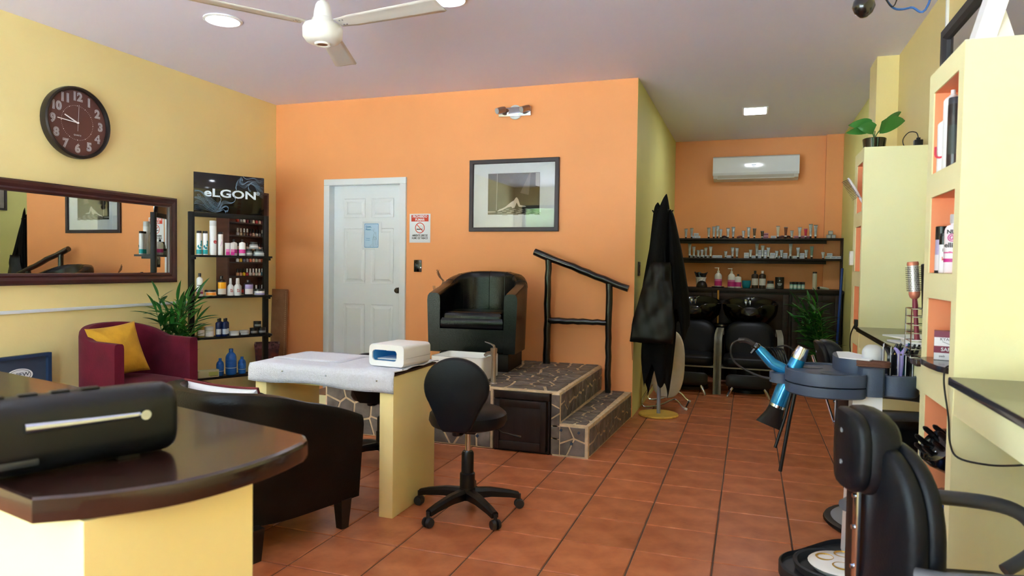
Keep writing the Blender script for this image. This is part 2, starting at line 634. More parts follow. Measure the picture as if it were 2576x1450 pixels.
clad(voronoi(1.29, .385, .115, 3, .015), lambda u, v, d: (-2.93 + u, 4.335 - d, .012 + v))
clad(voronoi(.055, .39, .075, 5, .01), lambda u, v, d: (-1.21 + u, 4.335 - d, .012 + v))
clad(voronoi(.165, .185, .085, 6, .011), lambda u, v, d: (-1.148 + u, 4.335 - d, .012 + v))
clad(voronoi(1.72, 1.30, .118, 7, .021), lambda u, v, d: (-2.90 + u, 4.37 + v, .42 + d))
clad(voronoi(1.29, .175, .085, 8, .017), lambda u, v, d: (-1.155 + d, 4.37 + u, .225 + v))
clad(voronoi(1.29, .165, .085, 9, .02), lambda u, v, d: (-1.148 + u * .02 + v, 4.37 + u, .212 + d))
clad(voronoi(1.29, .175, .085, 10, .015), lambda u, v, d: (-.962 + (u + .035) * .0435 + d, 4.37 + u, .012 + v))
for x, z, s in ((-1.141, .175, .016), (-1.022, .167, .015), (-1.07, .092, .017), (-1.95, .1, .016), (-1.73, .082, .018), (-2.62, .33, .02), (-2.35, .06, .016)):
    G().box((x, 4.327, z), (s, .01, s), .001, Matrix.Rotation(RN.uniform(.2, .9), 4, 'Y')).out('mosaic_chip', ACCENT, plat, label='small blue glass mosaic chip')
hd = G()
for a, b in (((-1.612, 4.325, .355), (-1.222, 4.42, .405)), ((-1.612, 4.335, .0), (-1.598, 4.42, .36)), ((-1.236, 4.335, 0), (-1.222, 4.42, .36)), ((-1.612, 4.345, 0), (-1.222, 4.42, .02))):
    hd.span(a, b, .002)
hd.out('hatch_frame', DKWOOD2, plat)
h2 = G().span((-1.603, 4.312, .02), (-1.24, 4.335, .352), .003).out('hatch_door', DKWOOD2, plat, label='dark framed hatch door in the platform front')
hq = G()
for a, b in (((-1.603, 4.304, .02), (-1.565, 4.314, .352)), ((-1.278, 4.304, .02), (-1.24, 4.314, .352)), ((-1.565, 4.304, .02), (-1.278, 4.314, .075)), ((-1.565, 4.304, .305), (-1.278, 4.314, .352))):
    hq.span(a, b, .002)
hq.out('door_rail', DKWOOD2, h2)
g = G().span((-3.3, 4.62, 0), (-2.953, YF - .001, .205))
st = g.out('low_step', CREAM)
tag(st, 'low cream step at the left end of the mosaic platform', 'step')
G().span((-3.302, 4.61, .206), (-2.953, YF - .001, .216)).out('tread', flat((128, 96, 74)), st, label='brown tiled tread')
# ================================================================ tub armchairs
def tub(t, w, d, s, th, zb, zt, zs, m, flare=0, lip=.02, n=40, seams=0, hollow=None):
    """U-shaped shell facing +Y; zt(u) rim height, u = 0 at the middle of the back, 1 at the arm fronts"""
    a, b, yf = w / 2, d - s, d / 2
    yc = yf - s
    pin, pout = [], []
    arc = []
    for i in range(n + 1):
        th_ = PI * i / n
        arc.append((math.cos(th_), -math.sin(th_)))
    path = [(1, None, k / 4) for k in range(4)] + [(c, sn, 1) for c, sn in arc] + [(-1, None, k / 4) for k in range(3, -1, -1)]
    O, I, U = [], [], []
    tot = len(path) - 1
    for i, (c, sn, k) in enumerate(path):
        if sn is None:
            y = yf - s * k
            O.append((a * c, y))
            I.append(((a - th) * c, y))
        else:
            p = 1.25
            cc, ss = math.copysign(abs(c) ** (1 / p), c), -abs(sn) ** (1 / p)
            O.append((a * cc, yc + b * ss))
            I.append(((a - th) * cc, yc + (b - th) * ss))
        U.append(abs(i - tot / 2) / (tot / 2))
    rows = []
    for o, i_, u in zip(O, I, U):
        z = zt(u)
        dx, dy = i_[0] - o[0], i_[1] - o[1]
        sec = [(flare / th, zb), (flare / th * .45, zb + (z - zb) * .5), (0, z - lip * 1.6), (.04, z - lip * .6), (.16, z - lip * .1), (.34, z), (.66, z), (.84, z - lip * .1), (.96, z - lip * .6), (1, z - lip * 1.6), (1, zs - .05), (1, zb)]
        rows.append([(o[0] + dx * f, o[1] + dy * f, zz) for f, zz in sec])
    g = G().grid(rows)
    L = len(rows[0])
    g.f.append(list(range(L))[::-1])
    g.f.append([len(g.v) - L + k for k in range(L)])
    sh = g.out('shell', m, t)
    ins = [(p[0] * .995, p[1]) for p in I]
    g = G()
    g.prism([(p[0], p[1]) for p in ins], zb + .01, zs - .09)
    g.out('seat_base', m, t)
    # cushion filling the inner plan
    cy = sum(p[1] for p in ins) / len(ins)
    cu_ = [(p[0] * .975, (p[1] - cy) * .97) for p in ins]
    cu_[0] = (cu_[0][0], cu_[0][1] + .012)
    cu_[-1] = (cu_[-1][0], cu_[-1][1] + .012)
    g = G().layers(cu_, [(.96, zs - .09), (1, zs - .07), (1, zs - .025), (.97, zs - .006), (.86, zs + .006), (.5, zs + .016)], lambda u, v, z: (u, v + cy, z))
    g.out('seat_cushion', m, t)
    if seams:
        q = G()
        for k in range(seams):
            i = int(len(rows) * (.16 + .68 * k / (seams - 1)))
            r = rows[i]
            pts = [Vector(r[j]) for j in (2, 3, 4, 5, 6, 7, 8, 9)]
            e = Vector(r[9])
            pts += [e.lerp(Vector(r[10]), f) for f in (.3, .6, .85)]
            q.tube(pts, .0022, 4)
        q.out('seam_piping', m, t)
    return O, I


def taper_leg(t, x, y, z0, z1, r0, r1, m):
    g = G()
    vs = [(x + sx * r1, y + sy * r1, z0) for sx, sy in ((-1, -1), (1, -1), (1, 1), (-1, 1))] + [(x + sx * r0, y + sy * r0, z1) for sx, sy in ((-1, -1), (1, -1), (1, 1), (-1, 1))]
    g.add(vs, [[3, 2, 1, 0], [4, 5, 6, 7]] + [[i, (i + 1) % 4, 4 + (i + 1) % 4, 4 + i] for i in range(4)])
    g.out('leg', m, t)


def face_rz(fx, fy):
    return math.atan2(-fx, fy)


# black armchair on the platform
t = thing('tub_armchair', 'glossy black leather tub armchair on the mosaic platform', 'armchair', (-2.04, 5.18, .424), face_rz(.10, -.995))
tub(t, .72, .62, .30, .105, .15, lambda u: .775 - .17 * u ** 2.4, .42, BLACKLEATHER, flare=.014, lip=.035, seams=7)
G().box((0, .0, .07), (.56, .48, .14), .006).out('plinth', BLACKMT, t)
G().box((0, .285, .232), (.515, .04, .165), .012).out('front_panel', BLACKLEATHER, t)
G().box((0, .10, .39), (.495, .40, .145), .035, seg=3).out('loose_cushion', BLACKLEATHER, t)
# foreground black chair seen from behind
t = thing('tub_armchair', 'dark brown leather tub armchair behind the reception counter with its back turned', 'armchair', (-2.165, 2.60, 0), face_rz(.28, .96))
tub(t, .74, .70, .30, .08, .135, lambda u: .70 - .17 * u ** 5, .36, BROWNLEATHER, flare=.03, lip=.03, seams=0)
for x in (-.315, .315):
    for y in (-.2, .27):
        taper_leg(t, x, y, 0, .14, .03, .02, flat((20, 17, 18), .35))
# maroon armchair
t = thing('tub_armchair', 'maroon velvet tub armchair in front of the yellow wall', 'armchair', (-3.96, 3.56, 0), face_rz(.985, -.174))
tub(t, .585, .58, .28, .062, .10, lambda u: .815 - .095 * min(1, u * 1.2) ** 2, .44, VELVET, flare=.0, lip=.022)
G().box((0, .278, .2), (.455, .02, .18), .008).out('front_panel', VELVET, t)
for x in (-.22, .22):
    for y in (-.18, .25):
        taper_leg(t, x, y, 0, .105, .028, .02, flat((30, 20, 18), .4))


def pillow(name, m, label, w, h, th, M, pipe=None, cat='cushion'):
    o = []
    N = 14
    ed = []
    for sx, sy, a in ((-1, -1, 0), (1, -1, 1), (1, 1, 2), (-1, 1, 3)):
        for k in range(N):
            u = -1 + 2 * k / N
            x, y = [(u, -1), (1, u), (-u, 1), (-1, -u)][a]
            pin = .93 + .07 * abs(u) ** 2.2
            ed.append((x * w / 2 * (pin if abs(x) == 1 else 1), y * h / 2 * (pin if abs(y) == 1 else 1)))
    g = G()
    lay = [(.02, -th / 2), (.4, -th * .47), (.7, -th * .36), (.9, -th * .18), (1, 0), (.9, th * .18), (.7, th * .36), (.4, th * .47), (.02, th / 2)]
    g.layers(ed, lay, lambda u, v, d: (u, d, v))
    ob = g.out(name, m, ang=80)
    ob.matrix_world = M
    tag(ob, label, cat)
    if pipe:
        G().tube([(u, 0, v) for u, v in ed], .006, 6, closed=True).out('piping', pipe, ob, label='dark red piping')
    return ob


u_, v_ = Vector((.22, .97, .10)).normalized(), Vector((-.42, -.16, .89)).normalized()
n_ = u_.cross(v_).normalized()
v_ = n_.cross(u_)
n_ = -n_
CM = Matrix(((u_.x, n_.x, v_.x, -3.985), (u_.y, n_.y, v_.y, 3.475), (u_.z, n_.z, v_.z, .645), (0, 0, 0, 1)))
pillow('cushion', MUSTARD, 'mustard yellow velvet cushion leaning on the maroon armchair', .33, .36, .14, CM)
pillow('cushion', FABRICW, 'white cushion with dark red piping on the dark brown tub armchair', .47, .34, .13,
       Matrix.Translation((-2.235, 2.555, .54)) @ Matrix.Rotation(math.radians(-8), 4, 'Z') @ Matrix.Rotation(math.radians(24), 4, 'X'), flat((112, 30, 40), .7))

# ================================================================ reception counter and radio
rc = thing('reception_counter', 'pale yellow reception counter with a thick dark varnished wooden top', 'counter', (0, 0, 0))
top = [(-1.08, .781)] + [tuple(p[:2]) for p in catmull([(-1.03, .818, 0), (-.986, .86, 0), (-.932, .934, 0), (-.898, 1.035, 0), (-.886, 1.145, 0), (-.893, 1.235, 0)], 4)] + [(-.905, 1.266), (-.93, 1.293), (-1.027, 1.323), (-1.461, 1.436), (-2.395, 1.64), (-2.75, 1.72), (-2.9, 1.18)]
cx, cy = -1.6, 1.2
g = G().layers([(x - cx, y - cy) for x, y in top], [(.985, .8155), (.997, .819), (1, .826), (1, .851), (.997, .857), (.985, .86)], lambda u, v, d: (u + cx, v + cy, d))
g.out('countertop', SLAB, rc, ang=18)
body = [(-1.02, .823), (-.918, 1.105), (-1.12, 1.29), (-1.45, 1.40), (-2.70, 1.68), (-2.82, 1.22)]
G().prism(body, 0, .816).out('body', YELLOW, rc)
rd = thing('portable_radio', 'black portable radio with folded chrome aerial on the reception counter', 'radio', (-1.235, .838, .86), math.atan2(.92, .39))
o = rrect(.105, .138, .045, 6)
g = G().layers(o, [(.5, -.28), (.9, -.276), (1, -.262), (1, .258), (.975, .272), (.9, .282), (.6, .288)], lambda u, v, d: (d, u, v + .071))
g.out('case', mat('soft_black_casing', (10, 12, 15), .38, spec=.4, bump=(250, .05)), rd, ang=50)
G().tube([(-.285 + k * .0, 0, 0) for k in range(0)] or [(.215, -.054, .0885), (.12, -.057, .090), (.022, -.061, .093)], [.006, .0075, .009], 10).out('aerial', CHROME, rd, label='chrome telescopic aerial')
G().cyl((.217, -.048, .0885), (.217, -.066, .0885), .0095).out('aerial_hinge', CHROME, rd)
G().box((.0, -.0515, .03), (.09, .004, .012), .002).out('rear_label', flat((48, 50, 54), .3), rd)
for k in range(5):
    G().box((.14 - k * .05, 0, .1415), (.03, .018, .005), .002).out('button', BLACKPL, rd)
g = G()
for x in (-.2, .2):
    g.box((x, 0, .003), (.04, .05, .006))
g.out('foot', BLACKPL, rd)

# ================================================================ nail table, towels, lamp
nt_ = thing('nail_table', 'pale yellow masonry manicure table under a white towel', 'table', (0, 0, 0))
G().span((-2.3648, 2.953, .625), (-1.6972, 3.415, .70)).out('tabletop', YELLOW, nt_)
G().span((-1.697, 2.95, 0), (-1.62, 3.42, .70), .005).out('side_panel', YELLOW, nt_)
G().span((-2.435, 2.95, 0), (-2.365, 3.42, .70), .005).out('side_panel', YELLOW, nt_)
G().span((-2.44, 2.948, .7005), (-1.615, 3.425, .711), .002).out('worn_top_sheet', flat((58, 30, 24), .5), nt_, label='dark brown top sheet showing under the towel edge')
# towel: draped sheet with a wavy hem at the front
nx, rows = 44, []
for j in range(13):
    r = []
    for i in range(nx + 1):
        x = -2.462 + (.852) * i / nx
        w = .004 * math.sin(i * .9) + .003 * math.sin(i * .37 + 1)
        if j < 4:
            z = .716 - (.085 + .006 * math.sin(i * .25) + .02 * (i / nx) ** 4) * (4 - j) / 4
            y = 2.938 - .004 - w * (4 - j) / 6
        else:
            y = 2.942 + (3.44 - 2.942) * (j - 4) / 8
            e = max(0, (i - nx + 3) / 3)
            z = .7165 + (.004 * math.sin(j * 1.9) + .002) * e + .0012 * math.sin(i * 1.3 + j)
        r.append((x, y, z))
    rows.append(r)
tw = G().grid(rows).out('towel', TOWEL, None, ang=80, fix=True)
tag(tw, 'white terry towel tacked over the manicure table', 'towel')
md = tw.modifiers.new('thick', 'SOLIDIFY')
md.thickness, md.offset = .005, 1
for x, y, z in ((-2.25, 2.928, .69), (-1.99, 2.928, .683), (-1.70, 2.926, .678)):
    G().ball((x, y, z), (.005, .003, .005), 8).out('tack', CHROME, tw, label='metal thumbtack in the towel')
for y in (3.03, 3.2, 3.38):
    G().ball((-1.613, y, .722), (.004, .004, .003), 8).out('tack', CHROME, tw)
mtw = G()
rows = []
for i in range(9):
    rows.append([(-.215 + .43 * k / 8 + .004 * math.sin(i), -.155 + .31 * i / 8 + .004 * math.sin(k * 2), .0015 * math.sin(i * 2.1 + k)) for k in range(9)])
mt = mtw.grid(rows).out('hand_towel', TOWEL, None, ang=80)
tag(mt, 'small folded white towel lying flat at one end of the manicure table', 'towel', None, (-2.235, 3.27, .727), -.04)
md = mt.modifiers.new('thick', 'SOLIDIFY')
md.thickness, md.offset = .006, 1
uv = thing('nail_lamp', 'white nail curing lamp with blue lit opening on the manicure table', 'lamp', (-1.715, 3.2, .7255), math.radians(-6))
hw, hd_, hh = .107, .125, .112
g = G()
o = rrect(.214, hh, .022, 5)
inn = rrect(.150, .055, .018, 5)
lay = []
n = len(o)
vs = [(u, -hd_, v + hh / 2) for u, v in o] + [(u * .985, -hd_ - .006, v * .97 + hh / 2) for u, v in o] + [(u - .012, -hd_ - .006, v + .056) for u, v in inn] + [(u - .012, hd_ - .02, v + .056) for u, v in inn]
fs = []
for L in range(3):
    fs += [[L * n + k, L * n + (k + 1) % n, (L + 1) * n + (k + 1) % n, (L + 1) * n + k] for k in range(n)]
fs.append([3 * n + k for k in range(n)])
b = 4 * n
vs += [(u, hd_ - .02, v + hh / 2) for u, v in o] + [(u * .95, hd_, v * .93 + hh / 2) for u, v in o]
fs += [[k, (k + 1) % n, b + (k + 1) % n, b + k] for k in range(n)] + [[b + k, b + (k + 1) % n, b + n + (k + 1) % n, b + n + k] for k in range(n)] + [[b + n + k for k in range(n)]]
g.add(vs, fs).out('housing', mat('white_lamp_housing', (238, 240, 244), .3), uv, ang=45)
g = G().add([(u * .985 - .012, -hd_ + .002 if L == 0 else hd_ - .022, v * .97 + .056) for L in (0, 1) for u, v in inn], [[k, (k + 1) % n, n + (k + 1) % n, n + k] for k in range(n)] + [[n + k for k in range(n)]])
g.out('chamber', mat('blue_reflector', (60, 128, 168), .25, 0, emit=(40, 120, 190), estr=.12), uv)
g = G()
for z in (.04, .046):
    g.cyl((-.075, -.06 + z, z + .03), (.05, -.06 + z, z + .03), .006)
g.out('lamp_tube', WHITEPL, uv)
G().box((-.012, -.03, .034), (.13, .14, .006), .002).out('floor_plate', WHITEPL, uv)
G().box((.107, 0, .045), (.002, .23, .0025)).out('seam', flat((190, 192, 196)), uv)

# pedicure basin and tap at the platform edge
bs = thing('foot_basin', 'white ceramic foot basin at the edge of the mosaic platform', 'basin', (-1.925, 4.56, .424))
o, i_ = rrect(.40, .33, .03, 4), rrect(.37, .30, .025, 4)
g = G()
n = len(o)
vs = [(u * .9, v * .9, .0) for u, v in o] + [(u, v, .02) for u, v in o] + [(u, v, .178) for u, v in o] + [(u, v, .178) for u, v in i_] + [(u * .92, v * .92, .03) for u, v in i_]
fs = [list(range(n))[::-1]] + [[L * n + k, L * n + (k + 1) % n, (L + 1) * n + (k + 1) % n, (L + 1) * n + k] for L in range(4) for k in range(n)] + [[4 * n + k for k in range(n)]]
g.add(vs, fs).out('bowl', mat('white_ceramic', (236, 240, 242), .12, coat=.3), bs, ang=40)
fc = thing('tap', 'brushed nickel single lever tap beside the white foot basin', 'tap', (-1.66, 4.44, .424))
g = G().lathe([(.026, 0), (.026, .006), (.02, .012), (.017, .05), (.017, .19), (.024, .232), (.024, .25), (.012, .254), (0, .254)], 16)
g.out('body', NICKEL, fc)
G().tube([(0, 0, .205), (-.03, .02, .212), (-.06, .04, .207), (-.085, .055, .19)], [.014, .014, .013, .012], 10).out('spout', NICKEL, fc)
G().tube([(.005, 0, .25), (0, .0, .268), (-.03, .018, .278), (-.085, .05, .285)], [.014, .015, .009, .005], 8, flat=.5).out('lever', NICKEL, fc)

# ================================================================ swivel stools
def stool(label, loc, rz, brz, cat='stool'):
    t = thing('swivel_stool', label, cat, loc, rz)
    prof = [(0, .44), (.16, .44), (.185, .45), (.197, .475), (.193, .505), (.17, .525), (.1, .534), (0, .536)]
    G().lathe(prof, 28).out('seat', VINYL, t)
    # keyhole backrest behind the seat (-Y)
    out = []
    for k in range(40):
        a = PI * (-.32 + 1.64 * k / 39)
        out.append((.16 * math.cos(a), .142 * math.sin(a) + .668))
    out = [(.055, .455), (.075, .47), (.11, .545), (.135, .592)] + out[3:-3] + [(-.135, .592), (-.11, .545), (-.075, .47), (-.055, .455)]
    g = G().layers([(u, v - .63) for u, v in out], [(.93, -.232), (.985, -.228), (1, -.22), (1, -.205), (.97, -.19), (.85, -.178), (.5, -.17)], lambda u, v, d: (u, d + .55 * u * u - .05 * max(0, -v) * 0, v + .63))
    g.out('backrest', VINYL, t, ang=60)
    G().tube([(0, -.05, .432), (0, -.15, .43), (0, -.2, .44), (0, -.215, .5)], .018, 8, flat=.5).out('back_bracket', BLACKMT, t)
    G().box((0, 0, .428), (.12, .16, .026), .006).out('seat_plate', BLACKMT, t)
    G().tube([(.05, .03, .428), (.13, .06, .42), (.16, .07, .4), (.25, .1, .375)], [.005, .005, .005, .012], 8, flat=.6).out('lever', BLACKPL, t)
    G().cyl((0, 0, .29), (0, 0, .43), .0135).out('gas_piston', CHROME, t, label='chrome gas piston')
    G().lathe([(.038, .105), (.038, .2), (.031, .205), (.031, .3), (.026, .312), (0, .312)], 18).out('column_cover', BLACKPL, t)
    G().lathe([(.04, .07), (.045, .105), (.04, .13), (0, .13)], 18).out('base_hub', BLACKPL, t)
    for k in range(5):
        a = brz + 2 * PI * k / 5
        c, s = math.cos(a), math.sin(a)
        rows = []
        for r, z, w, h in ((.03, .1, .028, .05), (.12, .098, .024, .042), (.22, .082, .02, .034), (.268, .07, .018, .03)):
            rows.append([(r * c - e * w * s, r * s + e * w * c, z + f * h) for e, f in ((-1, -.5), (-1, .2), (-.5, .5), (.5, .5), (1, .2), (1, -.5))])
        g = G().grid(rows, True)
        g.f += [list(range(6))[::-1], [18 + q for q in range(6)]]
        lg = g.out('base_leg', BLACKPL, t)
        q = G()
        cx, cy = .272 * c, .272 * s
        for e in (-1, 1):
            dx, dy = -s * e, c * e
            q.tube([(cx + dx * .006, cy + dy * .006, .025), (cx + dx * .012, cy + dy * .012, .025), (cx + dx * .022, cy + dy * .022, .025)], [.025, .025, .021], 16)
        q.cyl((cx, cy, .03), (cx, cy, .075), .009)
        q.out('caster', DKGREYPL, lg)
    return t


stool('black swivel stool with round backrest on the tiles beside the manicure table', (-1.318, 3.17, 0), math.radians(6), math.radians(28))
stool('second black swivel stool tucked behind the manicure table', (-2.20, 3.86, 0), math.radians(8), math.radians(10))
bpy.data.objects['swivel_stool.001'].scale = (1, 1, .87)
# ================================================================ bottles, jars, tubes
_ms = {}


def cached(key, fn):
    if key not in _ms:
        _ms[key] = fn()
    return _ms[key]


def inst(name, label, cat, parts, loc, rz=0, group=None, parent_m=None):
    """a thing made of (part name, mesh, part label) with shared meshes"""
    t = thing(name, label, cat, loc, rz, group)
    for p in parts:
        part(p[0], p[1], t, p[2] if len(p) > 2 else None)
    return t


def band(r, z0, z1, e=.0006, seg=20, a0=0, a1=2 * PI):
    g = G()
    n = max(3, int(seg * (a1 - a0) / (2 * PI)))
    full = a1 - a0 > 6.2
    ring = [[((r + e) * math.cos(a0 + (a1 - a0) * k / n), (r + e) * math.sin(a0 + (a1 - a0) * k / n), z) for k in range(n if full else n + 1)] for z in (z0, z1)]
    g.grid(ring, full)
    return g


def bottle(r, h, cb, cc, bands=(), kind='bottle', capr=None, rough=.3):
    """parts of a bottle; bands = (z0, z1, colour, part name, front only)"""
    key = (kind, r, h, tuple(cb), tuple(cc), tuple(bands), capr)

    def mk():
        ps = []
        B, Cp = G(), G()
        if kind == 'bottle':
            zs, cr_ = h * .72, capr or r * .45
            B.lathe([(r * .92, 0), (r, .004), (r, zs), (r * .93, zs + h * .04), (r * .72, zs + h * .085), (cr_ * .8, zs + h * .105), (cr_ * .8, zs + h * .13)], 20)
            Cp.lathe([(cr_, zs + h * .125), (cr_, h * .985), (cr_ * .9, h), (0, h)], 16)
        elif kind == 'can':
            B.lathe([(r * .95, 0), (r, .004), (r, h * .9), (r * .96, h * .905)], 20)
            Cp.lathe([(r * .97, h * .9), (r * .97, h * .985), (r * .9, h), (0, h)], 18)
        elif kind == 'aerosol':
            B.lathe([(r * .95, 0), (r, .004), (r, h * .84), (r * .93, h * .86), (r * .6, h * .885)], 20)
            Cp.lathe([(r * .98, h * .845), (r * .98, h * .99), (r * .92, h), (0, h)], 18)
        elif kind == 'nozzle':
            B.lathe([(r * .95, 0), (r, .004), (r, h * .86), (r * .97, h * .875), (r * .8, h * .9), (r * .55, h * .92), (r * .45, h * .925)], 20)
            Cp.lathe([(r * .42, h * .92), (r * .42, h * .935), (r * .28, h * .945), (r * .26, h), (0, h)], 14)
        elif kind == 'jar':
            B.lathe([(r * .92, 0), (r, .004), (r, h * .68), (r * .95, h * .7)], 22)
            Cp.lathe([(r * 1.0, h * .68), (r * 1.0, h * .97), (r * .95, h), (0, h)], 22)
        elif kind == 'cone_jar':
            B.lathe([(r * .98, 0), (r, .004), (r * .86, h * .6), (r * .74, h * .66)], 22)
            Cp.lathe([(r * .78, h * .64), (r * .76, h * .95), (r * .7, h), (0, h)], 22)
        elif kind == 'tin':
            B.lathe([(r * .96, 0), (r, .003), (r, h * .55)], 22)
            Cp.lathe([(r * 1.03, h * .5), (r * 1.03, h * .95), (r * .98, h), (0, h)], 22)
        elif kind == 'spray':
            B.lathe([(r * .92, 0), (r, .006), (r, h * .45), (r * .9, h * .55), (r * .55, h * .63), (r * .4, h * .66)], 20)
            Cp.lathe([(r * .42, h * .65), (r * .46, h * .72), (r * .36, h * .98), (r * .3, h), (0, h)], 14)
        elif kind == 'pump':
            B.lathe([(r * .92, 0), (r, .006), (r, h * .55), (r * .9, h * .62), (r * .5, h * .70), (r * .3, h * .73), (r * .3, h * .76)], 22)
            Cp.lathe([(r * .34, h * .75), (r * .34, h * .82), (r * .12, h * .83), (r * .12, h * .95), (0, h * .95)], 12)
            Cp.box((-r * .4, 0, h * .965), (r * 1.2, r * .4, h * .035), .001)
        elif kind == 'flask':   # rounded metal-look bottle
            B.lathe([(r * .8, 0), (r * .95, .006), (r, .02), (r, h * .62), (r * .96, h * .70), (r * .8, h * .78), (r * .5, h * .845), (r * .4, h * .86)], 22)
            Cp.lathe([(r * .4, h * .855), (r * .4, h * .985), (r * .36, h), (0, h)], 14)
        elif kind == 'box':
            B.box((0, 0, h * .5), (r * 2, r * 1.6, h), .0008)
        else:
            raise ValueError(kind)
        ps.append(('body', B.mesh('body', flat(cb, rough), 30)))
        if Cp.v:
            ps.append(('cap', Cp.mesh('cap', flat(cc, .3), 30)))
        for z0, z1, c, nm in bands:
            if kind == 'box':
                ps.append((nm, G().box((0, -r * .8 - .0003, h * (z0 + z1) / 2), (r * 1.96, .0006, h * (z1 - z0))).mesh(nm, flat(c, .4))))
            else:
                rr = r
                if kind == 'cone_jar':
                    rr = r * .95
                a0, a1 = (0, 2 * PI) if nm != 'label' else (-PI / 2 - 1.15, -PI / 2 + 1.15)
                ps.append((nm, band(rr, h * z0, h * z1, a0=a0, a1=a1).mesh(nm, flat(c, .4), fix=False)))
        return ps
    return cached(key, mk)


# ---------------------------------------------------------------- retail rack
RZ = math.radians(62.2)
KR = 1.052
RO = Vector((-4.03 * KR, 4.14 * KR, 1.2448 * (1 - KR)))
RM = Matrix.Translation(RO) @ Matrix.Rotation(RZ, 4, 'Z') @ Matrix.Diagonal((KR, KR, KR, 1))
SHZ = [1.296, .983, .669, .361]
rk = thing('display_rack', 'black metal display rack of hair products by the yellow wall', 'rack', RO, RZ)
rk.scale = (KR, KR, KR)
FZ = -RO.z / KR
Lk = .622
for x in (0, Lk - .04):
    G().span((x, 0, FZ), (x + .04, .035, 1.626), .002).out('post', BLACKMT, rk)
G().span((.0402, .001, 1.59), (Lk - .0402, .034, 1.625), .002).out('top_rail', BLACKMT, rk)
G().span((.0402, .001, FZ + .02), (Lk - .0402, .034, FZ + .05), .002).out('bottom_rail', BLACKMT, rk)
g = G()
for x in (0, Lk - .04):
    g.span((x, -.16, FZ), (x + .04, -.0005, FZ + .02)).span((x, .0355, FZ), (x + .04, .12, FZ + .02))
g.out('foot_bar', BLACKMT, rk)
for z in SHZ:
    w = G().prism([(.012, -.001), (.012, -.10), (.03, -.13), (Lk - .03, -.13), (Lk - .012, -.10), (Lk - .012, -.001)], z - .016, z - .001)
    w.out('shelf', BLACKMT, rk)
    g = G()
    for x in (.02, Lk - .02):
        g.span((x - .006, -.07, z - .034), (x + .006, -.0005, z - .0162))
    g.out('shelf_bracket', BLACKMT, rk)
sg = thing('brand_sign', 'glossy black sign with white wave ornament and logo on the display rack', 'sign', RM @ Vector((.312, .012, 1.627)), RZ)
sg.scale = (KR, KR, KR)
G().span((-.275, 0, 0), (.275, .008, .305), .001).out('plate', BLACKGL, sg)
LOGO = flat((216, 232, 246), .5)
text('eLGON', .086, LOGO, sg, (.005, -.001, .152), sx=1.45, off=.0022)
text('®', .04, LOGO, sg, (.222, -.001, .172), sx=1.1)
sw = []


def wave(base, k, n, spread, flip):
    for i in range(n):
        o_ = []
        for j, (x, z) in enumerate(base):
            s = (i / (n - 1) - .5) * spread * (1 + .8 * math.sin(j * 1.1 + k)) * (.15 + .85 * min(1, j / 2.5) if not flip else .15 + .85 * min(1, (len(base) - 1 - j) / 2.5))
            o_.append((x + s * .2, -.0012, z + s))
        sw.append(o_)


wave([(.05, .19), (.045, .225), (.07, .255), (.115, .225), (.16, .25), (.205, .235), (.268, .205)], 0, 6, .035, False)
wave([(.10, .27), (.085, .285), (.075, .262), (.10, .24), (.15, .268), (.20, .25), (.24, .185), (.27, .165)], 1, 6, .03, False)
wave([(.165, .19), (.15, .2), (.145, .23), (.175, .262), (.22, .262), (.27, .25)], 2, 5, .03, False)
wave([(.10, .303), (.13, .285), (.19, .297), (.23, .275), (.27, .285)], 3, 4, .02, False)
wave([(-.27, .16), (-.225, .158), (-.18, .12), (-.13, .07), (-.09, .045), (-.05, .085), (.01, .085), (.04, .11), (.03, .145)], 4, 6, .03, True)
wave([(-.27, .11), (-.22, .105), (-.17, .07), (-.11, .05), (-.075, .09), (-.075, .12), (-.10, .138)], 5, 6, .03, True)
wave([(-.27, .07), (-.21, .08), (-.16, .05), (-.1, .02), (-.04, .055), (-.015, .045), (-.02, .02), (-.04, .018)], 6, 6, .03, True)
wave([(-.27, .03), (-.2, .04), (-.15, .02), (-.09, .012), (-.05, .028), (-.035, .004)], 7, 4, .018, True)
wave([(-.235, .12), (-.25, .128), (-.24, .135), (-.225, .125), (-.235, .105), (-.27, .1)], 8, 2, .006, False)
g = G()
for c in sw:
    P = catmull(c, 5)
    P = [p for p in P if -.274 < p.x < .274 and .001 < p.z < .304]
    if len(P) > 2:
        g.tube(P, .0011, 4, caps=False, flat=.5)
g.out('wave_ornament', flat((150, 180, 208), .5), sg, fix=False)

TEAL, PINK, BK, WH, SIL = (20, 168, 176), (206, 60, 150), (22, 22, 26), (232, 236, 240), (150, 160, 166)


def rack(name, label, cat, x, lev, parts, y=-.08, dz=0, group=None):
    t = inst(name, label, cat, parts, RM @ Vector((x, y, SHZ[lev] + dz)), RZ, group)
    t.scale = (KR, KR, KR)
    return t


